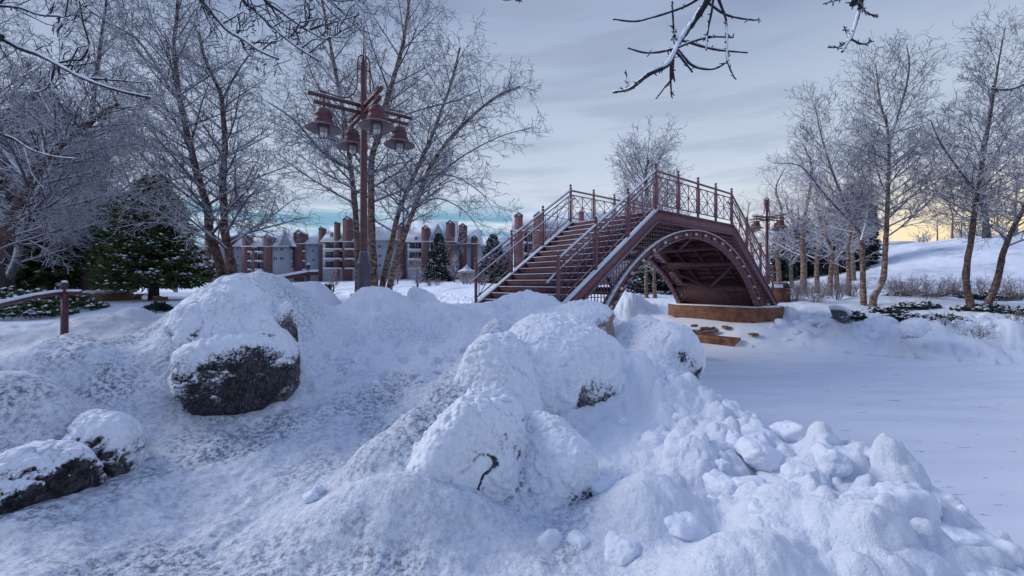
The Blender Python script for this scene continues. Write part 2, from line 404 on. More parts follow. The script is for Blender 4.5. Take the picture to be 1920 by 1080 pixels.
# snow mounds: (column px, row of the top, depth, half width, half depth, sharpness)
MOUNDS = [
 (455,514,4.95,.72,.75,1.2),(350,590,4.75,.5,.6,1.1),(285,645,4.5,.6,.5,1.1),(545,545,5.5,.6,.8,1.1),(575,533,6.6,.5,.7,1.3),
 (706,540,6.3,.66,.6,1.1),(820,570,6.6,.8,.5,1.0),
 (265,622,5.6,.6,.6,1.1),(190,592,8.2,.9,.8,1.3),(255,575,10.5,.45,.5,1.5),(120,610,7.6,.8,.5,1.1),
 (60,662,3.75,.8,.50,1.3),(150,668,3.9,.7,.45,1.3),(260,665,4.3,.8,.6,1.1),(20,700,3.1,.5,.35,1.1),
 (990,552,7.7,.8,.6,1.3),(1075,575,6.7,.5,.6,1.2),(900,566,7.2,.6,.6,1.0),
 (930,603,4.9,.35,.4,1.3),
 (1240,608,5.9,.55,.6,1.3),
 (1190,665,4.4,.35,.35,1.3),(1260,715,4.3,.45,.4,1.0),
 (1490,830,3.35,.42,.42,1.2),(1610,868,3.0,.40,.5,1.2),(1700,930,2.75,.34,.5,1.2),(1780,960,2.5,.3,.42,1.2),(1860,1020,2.35,.32,.38,1.2),
 (1500,900,2.35,.5,.4,1.0),(1330,850,3.1,.4,.35,1.1),(1240,900,2.5,.4,.3,1.1),(1400,1000,1.9,.4,.3,1.1),(1650,1000,1.95,.5,.35,1.1),
 (760,965,2.45,.32,.2,1.2),(730,815,2.9,.32,.26,1.2),(800,775,2.95,.3,.28,1.3),(965,645,4.9,.5,.4,1.1),(790,880,2.48,.46,.24,1.2),(690,900,2.5,.4,.25,1.0),(880,700,4.0,.60,.5,1.1),(1050,670,4.7,.85,.65,1.1),(1195,675,5.5,.65,.5,1.1),(1060,608,6.1,.75,.6,1.1),(345,625,4.3,.48,.42,1.15),(990,850,2.9,.3,.25,1.1),
]
def apron(x, y):
    """the low swept strip round the right foot of the bridge"""
    bs = (x-B0[0])*D2[0]+(y-B0[1])*D2[1]; bw = (x-B0[0])*P2[0]+(y-B0[1])*P2[1]
    return sm((bw+2.0)/.9)*sm((5.2-bw)/1.2)*sm((LFB+3.3-bs)/.9)*sm((bs-2)/1), bs
def land(x, y):
    x = np.asarray(x, float); y = np.asarray(y, float)
    nin = inside(x, y, NEAR_POLY); fin = inside(x, y, FAR_POLY)
    dn = seg_dist(x, y, NEAR_EDGE)*np.where(nin, 1, -1); df = seg_dist(x, y, FAR_EDGE)*np.where(fin, 1, -1)
    nb = .62 + .88*sm((y-2.4)/5.2) - .38*sm((-x-3.2)/3.0)*sm((y-4.2)/1.5)*(1-sm((y-10.5)/3))
    nb = nb + .14*sm((-x-1.2)/2.0)*(1-sm((y-4.2)/2))
    zn = nb*sm((dn+.15)/1.15)
    dw = df + .55*fbm2(x*.7, y*.7, 3, 19)*(np.hypot(x, y) < 60)
    zf = .70*sm((dw+.1)/2.1) + .76*sm((df-.6)/7.2) + .036*np.clip(df-3, 0, 120)*sm((14-x)/30) + .045*np.clip(df-30,0,70)*sm((-10-x)/40)
    hc = np.interp(x, [12, 20, 31, 38, 47, 61, 120], [1.5, 1.6, 2.1, 3.7, 6.4, 8.2, 9.5])
    zf = zf + np.clip(hc-1.48, 0, 20)*sm((y-15)/36)*sm(df/6)
    m_, bs = apron(x, y)
    zf = zf*(1-m_) + m_*np.minimum(zf, .27+.42*sm((bs-4.9)/1.6))
    far_berm = (1-m_)*(np.exp(-((df-1.4)/1.0)**2)*.22*sm((x+2)/8) + .80*np.exp(-((df-2.0)/1.2)**2-((x-4.4)/3.4)**2))
    zf = zf + far_berm*(df > 0)
    z = np.where(nin, zn, np.where(fin, zf, -.35))
    return z, dn, df, nin, fin
MD = []
for px, py, Y, wx, wy, pw in MOUNDS:
    p = at(px, py, Y); z0 = float(land(np.array([p[0]]), np.array([p[1]]))[0][0]); MD.append((p[0], p[1], max(p[2]-max(z0, 0), .02), wx, wy, pw))
def height(x, y, detail=True):
    z, dn, df, nin, fin = land(x, y)
    A = np.zeros_like(z)
    near = (np.abs(x) < 16) & (y < 16) & (y > -2)
    xs = x[near]; ys = y[near]; a = np.zeros_like(xs)
    for mx, my, am, wx, wy, pw in MD:
        a += (am*np.exp(-(((xs-mx)/wx)**2+((ys-my)/wy)**2)**pw))**3
    A[near] = np.cbrt(a)
    on_near = (dn > -1.2) & ~fin
    z = np.where(on_near, np.maximum(z, 0)*(nin)+np.where(nin, 0, z)*0 + A + np.where(nin | (A > .03), 0, -.35), z)
    if not detail: return z
    r = np.hypot(x, y)
    # rolling, ploughed and lumpy snow
    # trodden path: fairly smooth
    nearf = nin & (r < 16)
    z = z + np.where(nearf, .09*fbm2(x*1.7, y*1.7, 4, 5) + .028*fbm2(x*7, y*7, 4, 9), 0)
    z = z + np.where(fin, .25*fbm2(x*.25, y*.25, 4, 21)*sm(df/8) + .10*fbm2(x*1.1, y*1.1, 3, 23)*sm(df/3), 0)
    # ploughed blocks along the near shore
    pile = sm((2.6-dn)/1.2)*sm((dn+1.1)/.5)*sm((x-.30-.42*np.clip(y-2.2, 0, 9))/.4)*sm((5.4-y)/.8) * (on_near & ((A > .05) | nin))
    z = z + pile*(.60*lumps(x, y, .40, 3, .22, .6, .65) + .72*lumps(x+.3, y, .19, 8, .25, .6, .6) + .45*lumps(x, y+.7, .09, 12, .25, .6, .5))
    z = z + pile*(.16*fbm2(x*2.7, y*2.7, 4, 31))
    mid = nearf*sm((y-3.2)/1.2)*sm((x+2.6)/.8)*sm((8.5-y)/1.0)*(1-pile)
    z = z + mid*(.42*lumps(x, y, .17, 41, .2, .5, .35) - .85*lumps(x+5, y, .21, 44, .2, .45, .35))
    crust = nearf*sm((x+.2)/.5)*(1-pile)*.3 + nearf*.12
    z = z + crust*.3*lumps(x, y, .06, 51, .25, .6, .6)
    leftc = nearf*sm((-x-1.3)/.5)*(1-sm((y-6)/1.5))
    z = z + leftc*(.14*lumps(x, y, .11, 61, .25, .55, .30) + .05*fbm2(x*4, y*4, 3, 63))
    # ploughed bank on the far side
    fb = (1-apron(x, y)[0])*fin*sm((4.6-df)/1.6)*sm((df)/.35)*sm((x+14)/8)*(r < 45)
    z = z + fb*(.62*lumps(x, y, .62, 71, .2, .5, .6) + .80*lumps(x+1, y, .30, 74, .25, .6, .6) + .14*fbm2(x*2.5, y*2.5, 4, 77))
    z = z + fin*(r < 60)*sm((df-2)/2)*(.22*lumps(x, y, .9, 81, .15, .4, .25))
    return z
def ground_z(x, y): return float(height(np.array([float(x)]), np.array([float(y)]), False)[0])

def build_ground():
    # polar sheet, finest where the ground is near
    a1 = np.radians(np.linspace(-58, 58, 1150)); a2 = np.radians(np.linspace(60, 300, 60))
    ang = np.concatenate([a1, a2]); na = len(ang)
    rr = np.concatenate([[.05], np.geomspace(.5, 1.6, 40)[:-1], np.geomspace(1.6, 16, 620)[:-1], np.geomspace(16, 120, 170)[:-1], np.geomspace(120, 900, 40)])
    nr = len(rr)
    R, Ag = np.meshgrid(rr, ang, indexing='ij'); x = (R*np.sin(Ag)).ravel(); y = (R*np.cos(Ag)).ravel()
    z = height(x, y)
    i = np.arange(nr-1)[:, None]*na; j = np.arange(na)[None, :]; j2 = (j+1) % na
    Fc = np.stack([i+j, i+j2, i+na+j2, i+na+j], -1).reshape(-1, 4)[:, ::-1]
    o = mesh_obj('snowy_ground', np.stack([x, y, z], 1), np.ascontiguousarray(Fc), M['snow_ground'], None, True)
    d = sm((.9-x)/1.0)*sm((7-y)/3)*1.0 + .18*sm((1.0-x)/1.0)*sm((12-y)/4)
    d = np.clip(d, 0, 1)*(.45+.9*np.clip(fbm2(x*.9, y*.9, 3, 91)+.5, 0, 1))
    far = (y > 20)*np.clip(fbm2(x*.5, y*.5, 5, 93)*2.2, 0, 1)*1.1
    at_ = o.data.attributes.new('dirt', 'FLOAT', 'POINT'); at_.data.foreach_set('value', np.clip(d+far, 0, 1).astype(np.float32))
    tag(o, kind='structure'); return o
build_ground()
def build_pond():
    xs = np.concatenate([-np.geomspace(400, 6, 40), np.linspace(-5, 20, 60), np.geomspace(22, 420, 30)])
    ys = np.concatenate([np.linspace(-60, 0, 10), np.linspace(1, 25, 60), np.geomspace(26, 180, 30)])
    X, Y = np.meshgrid(xs, ys, indexing='ij'); n, m = X.shape
    Z = .012*fbm2(X.ravel()*.8, Y.ravel()*.8, 3, 7)
    i = np.arange(n-1)[:, None]*m; j = np.arange(m-1)[None, :]
    Fc = np.stack([i+j, i+m+j, i+m+j+1, i+j+1], -1).reshape(-1, 4)
    tag(mesh_obj('frozen_pond', np.stack([X.ravel(), Y.ravel(), Z], 1), Fc, M['pond'], None, True), kind='structure')
build_pond()

# ------------------------------------------------------------------ boulders and blocks of snow
def vnormals(V, Fc):
    a = V[Fc[:, 2]]-V[Fc[:, 0]]; b = V[Fc[:, 3]]-V[Fc[:, 1]]; n = np.cross(a, b); o = np.zeros_like(V)
    for k in range(4): np.add.at(o, Fc[:, k], n)
    return o/np.maximum(np.linalg.norm(o, axis=1, keepdims=True), 1e-12)
def blob(radii, seed, planes=12, pw=9, rough=.05, rot=0.0, nu=96, nv=64, tilt=0.0, nscale=2.0):
    rng = np.random.RandomState(seed)
    u = np.arange(nu)/nu*2*np.pi; v = np.linspace(.012, np.pi-.012, nv)
    Vv, U = np.meshgrid(v, u, indexing='ij'); d = np.stack([np.sin(Vv)*np.cos(U), np.sin(Vv)*np.sin(U), -np.cos(Vv)], -1).reshape(-1, 3)
    acc = np.zeros(len(d))
    nn = rng.normal(size=(planes, 3)); nn /= np.linalg.norm(nn, axis=1, keepdims=True)
    nn = np.concatenate([nn, np.eye(3), -np.eye(3)]); off = np.concatenate([.84+.16*rng.rand(planes), np.full(6, 1.0)])
    for n_, o_ in zip(nn, off): acc += (np.maximum(0, d@n_)/o_)**pw
    r = acc**(-1/pw); r = r*(1+rough*2*fbm3(d*nscale+seed, 4, seed))
    V = d*r[:, None]*np.array(radii)
    V = V/np.abs(d*r[:, None]).max(0)
    if tilt: c, s = math.cos(tilt), math.sin(tilt); V = np.stack([V[:,0]*c+V[:,2]*s, V[:,1], -V[:,0]*s+V[:,2]*c], 1)
    c, s = math.cos(rot), math.sin(rot); V = np.stack([V[:,0]*c-V[:,1]*s, V[:,0]*s+V[:,1]*c, V[:,2]], 1)
    i = np.arange(nv-1)[:, None]*nu; j = np.arange(nu)[None, :]; j2 = (j+1) % nu
    Fc = np.stack([i+j, i+j2, i+nu+j2, i+nu+j], -1).reshape(-1, 4)
    return V, Fc, nu, nv
def boulder(px, py, Y, w_px, zbot, depth, mat, label, seed, thr=.35, cap=.05, rot=0.0, tilt=0.0, res=1.0, rough=.06, planes=12, pw=9, group='snow covered boulders along the bank', bias=(0,0,0), name='boulder', sit=.12):
    """top of the boulder seen at row py, width w_px pixels, standing down to height zbot"""
    top = at(px, py, Y); hh = top[2]-zbot; hz = hh*(1-sit); c = np.array([top[0], top[1], zbot+hh*sit]); rx = w_px/2/F*Y
    V, Fc, nu, nv = blob((rx, depth, hz), seed, planes, pw, rough, rot, int(230*res), int(150*res), tilt)
    Nn = vnormals(V, Fc)
    W = V+c
    s = Nn[:, 2] + .45*fbm3(W*2.6, 4, seed+5) + V@np.array(bias)/max(rx, .1) 
    sn = sm((s-thr+.09)/.18)
    lump = lumps(W[:,0]+W[:,2]*.7, W[:,1]+W[:,2]*.7, .075, seed, .25, .6, .7) + .6*lumps(W[:,0]-W[:,2]*.6, W[:,1]+W[:,2]*.9, .035, seed+3, .25, .6, .7)
    crk = np.abs(fbm3(W*np.array([1.7, 1.7, 1.9])+seed*.7, 3, seed+9)); gate = sm((fbm3(W*1.3+seed, 2, seed+11)+.10)/.18)*sm((.85-Nn[:, 2])/.4)
    ck = (1-sm(crk/.018))*gate; patch = sm((Nn@np.array([.80, -.45, -.38])-.30)/.45)*sm((fbm3(W*2.6+seed, 3, seed+21)+.06)/.22); s = s-.9*ck*(.4+patch)-.40*patch
    V = V - Nn*(.018*ck+.012*patch)[:, None]
    V = V + Nn*(cap*sn + .55*lump*(.35+.65*sn))[:, None] + np.array([0, 0, 1.])*(cap*.5*sn)[:, None]
    o = mesh_obj(name, V+c, Fc, mat, None, True, loc=(c[0], c[1], zbot))
    a = o.data.attributes.new('snow', 'FLOAT', 'POINT'); a.data.foreach_set('value', np.clip((s-thr)*1.6+.5, -.3, 1.4).astype(np.float32))
    return tag(o, label, 'boulder', group)

boulder(452, 520, 4.40, 190, .62, .66, M['rock_white'], 'biggest snow-buried boulder, its thick white cap peaking in front of the brick apartments', 11, .0, .10, .35, rough=.05, pw=7, res=1.25)
boulder(452, 634, 4.05, 195, .92, .42, M['rock_dark'], 'dark speckled boulder with a bare black front, jutting out under the biggest snow cap', 23, -.06, .05, .3, bias=(-.40,0,0), tilt=-.12, rough=.04, pw=8, res=1.2, sit=.36)
boulder(528, 560, 4.25, 60, .95, .25, M['rock_white'], 'narrow frosted rock shoulder wedged at the right of the biggest snow cap', 27, .25, .03)
boulder(192, 778, 3.05, 128, .72, .24, M['rock_white'], 'small crusted boulder with a dark hollow on its left, low in the left foreground', 31, .30, .02, .2, rough=.07, pw=6, planes=14, bias=(.35,0,0), sit=.3)
boulder(50, 822, 2.62, 180, .60, .30, M['rock_dark'], 'brown and black boulder with snowy ledges, cut by the left edge of the picture', 37, .30, .05, -.2, rough=.09, pw=6, tilt=.15)
boulder(862, 750, 2.88, 255, .50, .34, M['rock_white'], 'white crusted boulder in the middle foreground, black hollow at its right foot', 41, -.45, .045, .3, sit=-.15, tilt=.22, rough=.05, pw=5, res=1.2, bias=(-.12,0,0))
boulder(1020, 765, 2.98, 165, .52, .34, M['rock_white'], 'smooth fully white boulder just right of the middle foreground one', 43, -.4, .04, .1, tilt=.25, rough=.03, pw=4)
boulder(912, 628, 4.0, 170, .62, .45, M['rock_white'], 'snow covered boulder showing a brown rimed patch on its right, halfway to the bridge', 47, -.12, .05, .3, tilt=.2, rough=.05, pw=6, bias=(-.28,0,0))
boulder(1055, 605, 4.7, 285, .62, .72, M['rock_white'], 'broad rounded white boulder below the bridge stairs, black cracks on its right side', 53, -.28, .05, .2, tilt=.25, rough=.04, pw=4, res=1.2, bias=(-.1,0,0))
boulder(1085, 572, 6.0, 140, .85, .55, M['rock_tan'], 'boulder with a bare tan face on its right, in front of the arch foot', 59, .08, .05, .1, tilt=.1, rough=.04, pw=3.5, bias=(-.35,.1,0))
boulder(1212, 612, 5.6, 150, .05, .55, M['rock_white'], 'boulder at the edge of the frozen pond, flat-topped with a grey steep side', 61, -.10, .07, .2, tilt=.12, rough=.04, pw=7)
boulder(190, 545, 14.5, 98, .9, .8, M['rock_brown'], 'long bare brown boulder in the background left of the spruce', 67, .62, .02, 0, rough=.05, res=.6, group='bare rocks near the spruce')
boulder(240, 553, 15.0, 30, .9, .3, M['rock_brown'], 'low grey-brown rock between the long brown boulder and the spruce trunk', 71, .5, .02, 0, res=.4, group='bare rocks near the spruce')
boulder(306, 555, 14.5, 24, .9, .25, M['rock_brown'], 'little brown rock just right of the spruce trunk', 73, .6, .01, 0, res=.4, group='bare rocks near the spruce')
boulder(797, 541, 8.0, 66, 1.1, .35, M['rock_white'], 'grey snow-dusted hump behind the crest, right of the lamp post base', 79, -.2, .02, 0, res=.5)
boulder(1578, 578, 13.0, 19, 1.05, .3, M['rock_white'], 'snow capped dark rock on the far bank right of the bridge', 83, .25, .06, 0, res=.6, group='rocks on the far bank')
boulder(1716, 598, 11.6, 46, .8, .3, M['rock_white'], 'rounded white snow-covered rock on the far bank below the low junipers', 89, -.6, .03, 0, res=.5, pw=4, group='rocks on the far bank')

def chunk(px, py, Y, w_px, hf, seed, label=None, group='blocks of ploughed snow on the near bank', sink=.35):
    p = at(px, py, Y); rx = w_px/2/F*Y; rz = rx*min(hf*1.35, 1.15)
    V, Fc, nu, nv = blob((rx, rx*.85, rz), seed, 8, 5, .11, seed*1.3, 64, 44, nscale=2.2)
    Nn = vnormals(V, Fc)
    l = lumps(V[:,0]+V[:,2], V[:,1]+V[:,2]*.7, .045, seed, .25, .6, .6)
    V = V + Nn*(.16*l)[:, None]
    gz = float(height(np.array([p[0]]), np.array([p[1]]))[0]); c = np.array([p[0], p[1], min(p[2]-rz, gz+rz*.5)])
    o = mesh_obj('snow_chunk', V+c, Fc, M['chunk'], None, True, loc=tuple(c))
    return tag(o, label or 'rounded lump of snow lying among many alike in the ploughed heap', 'snow chunk', group)
CH = [(1478,782,3.45,78,.6,'large rounded snow block crowning the heap, against the frozen pond'),
 (1430,798,3.4,70,.55,None),(1589,781,3.35,30,.95,'small upright snow lump standing alone on the skyline of the heap'),
 (1420,824,3.1,90,.45,None),(1625,880,2.45,90,.62,'big pale angular snow block on the right slope of the heap'),
 (1560,836,2.8,66,.75,None),(1700,900,2.35,120,.7,'widest snow block, on the steep right side of the heap'),
 (1290,810,3.2,92,.75,'tall bulging snow block left of the heap, its top flat'),(1376,800,3.3,34,1.1,None),(1345,825,3.2,36,.8,None),(1350,880,2.75,70,.5,None),(1400,877,2.7,60,.5,None),
 (1270,770,3.9,60,.5,None),(1225,810,3.5,60,.5,None),(1305,760,4.0,34,.7,None),(1175,885,2.8,30,.6,None),
 (1130,900,2.7,60,.5,None),(1120,945,2.5,70,.5,None),(1160,1010,2.2,80,.5,None),(1035,985,2.35,60,.8,'tall narrow snow lump leaning at the foot of the middle foreground boulder'),
 (1090,1000,2.3,50,.6,None),(1280,960,2.3,90,.45,None),(1230,930,2.45,70,.5,None),(770,925,2.5,62,.7,'single pitted snow lump left of the middle foreground boulder'),
 (597,880,2.75,22,.8,'higher of two snowballs lying on the open trodden snow'),(583,895,2.65,32,.55,'lower of two snowballs lying on the open trodden snow'),
 (625,655,5.0,17,.8,None),(665,660,5.0,12,.8,None),(705,712,4.6,17,.6,None),(560,650,5.2,16,.7,None),
 (1180,655,4.45,95,.9,'rugged snow slab tilted against the pond-edge boulder'),(1235,690,4.4,110,.8,'bulky frozen snow block under the tilted snow slab'),(1155,695,4.3,60,.7,None),
 (1790,990,2.2,90,.5,None),(1730,965,2.3,70,.6,None),(1850,1000,2.2,90,.6,None),(1440,940,2.3,70,.5,None),(1560,960,2.15,90,.45,None),(1500,870,2.6,60,.5,None)]
for k, (px, py, Y, w, hf, lb) in enumerate(CH): chunk(px, py, Y, w, hf, 100+k, lb)
_r = random.Random(5)
for k in range(34):
    px = _r.uniform(1080, 1880); Y = _r.uniform(2.2, 4.4); x = (px-960)/F*Y
    if float(seg_dist(np.array([x]), np.array([Y]), NEAR_EDGE)[0]) > 2.2: continue
    z = ground_z(x, Y)
    if z < .15: continue
    w = _r.uniform(14, 44)*2.8/Y; py = HY-(z+w/2/F*Y*.55-E)*F/Y
    chunk(px, py, Y, w, _r.uniform(.55, .95), 300+k)
for k in range(40):     # lumps on the far bank
    px = _r.uniform(1450, 1910); t = _r.uniform(.3, 2.6); x0 = np.interp(px, [1450, 1600, 1910], [8.6, 10, 12.8]); y0 = np.interp(px, [1450, 1600, 1910], [13.2, 12.2, 10.4])
    Y = y0+t; x = (px-960)/F*Y; z = ground_z(x, Y); w = _r.uniform(8, 24)
    chunk(px, HY-(z+w/2/F*Y*1.0-E)*F/Y, Y, w, .7, 400+k, 'rounded lump of snow in the ploughed bank across the pond', 'snow lumps along the far bank')
# ------------------------------------------------------------------ the footbridge
ZD = 4.06; SL = .677; LF = 4.6; FOOT = 3.75
def top_z(s):
    """top line of the side beams"""
    return ZD - SL*max(0, -s, s-LF)
ARC_R = 5.785; ARC_C = LF/2; ARC_Z = 3.667-ARC_R; ARC_D = .23
def arc_z(s, r=ARC_R): 
    q = r*r-(s-ARC_C)**2
    return ARC_Z+math.sqrt(q) if q > 0 else None
def build_bridge():
    o0 = BP(LF/2, BW/2, 0)
    R = empty('footbridge', o0, 'maroon steel arched footbridge with open stairs and lattice railings crossing the frozen pond', 'footbridge')
    inward = {0: 1, BW: -1}
    for w in (0.0, BW):
        sg = inward[w]
        # side beam: three straight pieces, I-section
        m = MB(); dep = .30
        prof = [(-4.05, top_z(-4.05)), (0, ZD), (LF, ZD), (LF+4.05, top_z(LF+4.05))]
        for (s0, z0), (s1, z1) in zip(prof[:-1], prof[1:]):
            def sec(s, z, w0, w1, t, b): return [BP(s, w+w0, z+b), BP(s, w+w1, z+b), BP(s, w+w1, z+t), BP(s, w+w0, z+t)]
            dz = dep*(1.2 if z0 != z1 else 1.0)
            m.loft(sec(s0, z0, -.045, .045, -.03, -dep*1.05), sec(s1, z1, -.045, .045, -.03, -dep*1.05))
            m.loft(sec(s0, z0, -.09, .09, 0, -.03), sec(s1, z1, -.09, .09, 0, -.03))
            m.loft(sec(s0, z0, -.09, .09, -dep*1.05, -dep*1.05-.03), sec(s1, z1, -.09, .09, -dep*1.05, -dep*1.05-.03))
        bm_ = m.build('side_beam', M['steel'], R)
        sn = MB()
        for (s0, z0), (s1, z1) in zip(prof[:-1], prof[1:]):
            f = 1 if z0 != z1 else .45
            sn.loft([BP(s0, w-.085, z0+.002), BP(s0, w+.085, z0+.002), BP(s0, w+.05, z0+.028*f), BP(s0, w-.05, z0+.028*f)],
                    [BP(s1, w-.085, z1+.002), BP(s1, w+.085, z1+.002), BP(s1, w+.05, z1+.028*f), BP(s1, w-.05, z1+.028*f)])
        sn.build('snow_strip', M['snow'], bm_)
        # arch rib
        m = MB(); k = 40; half = 4.755; th = math.asin(half/ARC_R)
        def ring(a, r0, r1, w0, w1):
            return [np.array(BP(ARC_C+r*math.sin(a), ww, ARC_Z+r*math.cos(a))) for r, ww in ((r0,w0),(r0,w1),(r1,w1),(r1,w0))]
        aa = [th*(2*i/k-1) for i in range(k+1)]
        for a, b in zip(aa[:-1], aa[1:]):
            m.loft(ring(a, ARC_R-ARC_D+.02, ARC_R-.02, w-.02, w+.02), ring(b, ARC_R-ARC_D+.02, ARC_R-.02, w-.02, w+.02))
            m.loft(ring(a, ARC_R-.02, ARC_R, w-.10, w+.10), ring(b, ARC_R-.02, ARC_R, w-.10, w+.10))
            m.loft(ring(a, ARC_R-ARC_D, ARC_R-ARC_D+.02, w-.10, w+.10), ring(b, ARC_R-ARC_D, ARC_R-ARC_D+.02, w-.10, w+.10))
        ar = m.build('arch', M['steel'], R)
        sn = MB()
        for a, b in zip(aa[:-1], aa[1:]):
            if abs(a) < .55: h = .02
            else: h = .012
            sn.loft(ring(a, ARC_R+.001, ARC_R+h, w-.095, w+.07), ring(b, ARC_R+.001, ARC_R+h, w-.095, w+.07))
        sn.build('snow_strip', M['snow'], ar)
        # lights along the arch
        if True:
            n = 18
            for i in range(n):
                a = th*(-.90+1.80*i/(n-1)); r = ARC_R-ARC_D*.5
                c = np.array(BP(ARC_C+r*math.sin(a), w, ARC_Z+r*math.cos(a))); out = np.array([-P2[0], -P2[1], 0])*sg
                g = MB(); g.tube([c+out*.02, c+out*.05], .056, 12)
                hd = g.build('arch_light', M['steel'], R)
                g = MB(); g.tube([c+out*.05, c+out*.085, c+out*.115, c+out*.13], [.040, .046, .036, .012], 12); g.build('globe', M['globe'], hd, True)
        # square lattice between beam and arch
        m = MB(); step = .115; b = .018
        s = -3.55
        while s < LF+3.56:
            za = arc_z(s); zb = top_z(s)-.30
            if za is None: za = 9
            if zb-za > .02: m.bar(BP(s, w, za-.02), BP(s, w, zb), b, b, (P2[0], P2[1], 0))
            s += step
        z = 1.2
        while z < ZD-.3:
            # runs along s where arch < z < beam
            run = None; s = -4.2
            while s < LF+4.25:
                za = arc_z(s); ok = (za is not None and za < z < top_z(s)-.30)
                if ok and run is None: run = s
                if not ok and run is not None:
                    if s-run > .03: m.bar(BP(run, w, z), BP(s, w, z), b*.8, b, (0,0,1))
                    run = None
                s += .02
            z += step
        m.build('lattice', M['steel'], R)
        # railing
        posts = [-3.70, -2.47, -1.235, 0, LF/4, LF/2, 3*LF/4, LF, LF+1.235, LF+2.47, LF+3.70]
        for i, s in enumerate(posts):
            z = top_z(s); m = MB(); r = .032
            H = 1.12 if 0 < i < len(posts)-1 else 1.10
            m.bar(BP(s, w, z-.05), BP(s, w, z+H), .058, .058, (D2[0], D2[1], 0))
            m.lathe(BP(s, w, z+H), [(.045, 0), (.045, .012), (.018, .02), (.018, .04), (.034, .055), (.040, .08), (.034, .105), (.012, .125)], 12)
            m.build('post', M['steel'], R, False)
        hr = [(-3.70, top_z(-3.70)), (0, ZD), (LF, ZD), (LF+3.70, top_z(LF+3.70))]
        m = MB(); m.tube([BP(s, w, z+1.04) for s, z in hr], .030, 10); h = m.build('handrail', M['steel'], R, True)
        sn = MB()
        for (s0, z0), (s1, z1) in zip(hr[:-1], hr[1:]):
            t = .022 if s1 <= 0 else .012
            sn.tube([BP(s0, w, z0+1.052+t*.4), BP(s1, w, z1+1.052+t*.4)], t+.008, 8)
        sn.build('snow_strip', M['snow'], h, True)
        for (s0, s1) in zip(posts[:-1], posts[1:]):
            m = MB(); z0, z1 = top_z(s0), top_z(s1); e = .10
            sa, sb = s0+e, s1-e; za = z0+(z1-z0)*e/(s1-s0); zb = z1-(z1-z0)*e/(s1-s0); mid = (sa+sb)/2; zm = (za+zb)/2
            lo, hi = .15, .90
            m.bar(BP(s0, w, z0+hi), BP(s1, w, z1+hi), .022, .028); m.bar(BP(s0, w, z0+lo), BP(s1, w, z1+lo), .022, .028)
            for ss, zz in ((sa, za), (sb, zb), (mid, zm)): m.bar(BP(ss, w, zz+lo), BP(ss, w, zz+hi), .018, .018, (D2[0], D2[1], 0))
            m.bar(BP(sa, w+.004, za+lo), BP(sb, w+.004, zb+hi), .014, .018); m.bar(BP(sa, w-.010, za+hi), BP(sb, w-.010, zb+lo), .014, .018)
            mh = (lo+hi)/2
            q1 = (mid-sa)*.5
            m.bar(BP(sa, w+.016, za+mh), BP(mid, w+.016, zm+hi), .012, .015); m.bar(BP(sa, w+.016, za+mh), BP(mid, w+.016, zm+lo), .012, .015)
            m.bar(BP(mid, w+.016, zm+hi), BP(sb, w+.016, zb+mh), .012, .015); m.bar(BP(mid, w+.016, zm+lo), BP(sb, w+.016, zb+mh), .012, .015)
            m.bar(BP(sa, w-.022, za+mh), BP(sb, w-.022, zb+mh), .012, .015)
            m.build('railing_panel', M['steel'], R)
        # grab rail on the stair side
        for a, b in ((-3.95, .12), (LF-.12, LF+3.95)):
            m = MB(); off = .09*sg
            z_a = ZD-SL*(-a) if a < 0 else ZD; z_b = ZD if b < 1 else ZD-SL*(b-LF)
            if b < 1: pts = [BP(a, w+off, z_a+.70), BP(-3.6, w+off, top_z(-3.6)+.74), BP(0, w+off, ZD+.76), BP(b, w+off, ZD+.78)]
            else: pts = [BP(a, w+off, ZD+.78), BP(LF, w+off, ZD+.76), BP(LF+3.6, w+off, top_z(LF+3.6)+.74), BP(b, w+off, z_b+.70)]
            m.tube(pts, .024, 8)
            for ss in ([-2.47, -1.235, 0] if b < 1 else [LF, LF+1.235, LF+2.47]):
                m.tube([BP(ss, w, top_z(ss)+.70), BP(ss, w+off, top_z(ss)+.74)], .01, 6)
            g = m.build('grab_rail', M['steel'], R, True)
            sn = MB(); sn.tube([p+np.array([0, 0, .016]) for p in pts], .019, 8); sn.build('snow_strip', M['snow'], g, True)
    # deck
    m = MB(); m.loft([BP(0, .09, ZD-.10), BP(0, BW-.09, ZD-.10), BP(0, BW-.09, ZD-.03), BP(0, .09, ZD-.03)],
                     [BP(LF, .09, ZD-.10), BP(LF, BW-.09, ZD-.10), BP(LF, BW-.09, ZD-.03), BP(LF, .09, ZD-.03)])
    dk = m.build('deck', M['steel_dark'], R)
    sn = MB(); sn.loft([BP(.02, .1, ZD-.028), BP(.02, BW-.1, ZD-.028), BP(.02, BW-.1, ZD-.005), BP(.02, .1, ZD-.005)],
                       [BP(LF-.02, .1, ZD-.028), BP(LF-.02, BW-.1, ZD-.028), BP(LF-.02, BW-.1, ZD-.005), BP(LF-.02, .1, ZD-.005)])
    sn.build('snow_layer', M['snow'], dk)
    # steps
    ns = 15; run = FOOT/ns; rise = SL*run
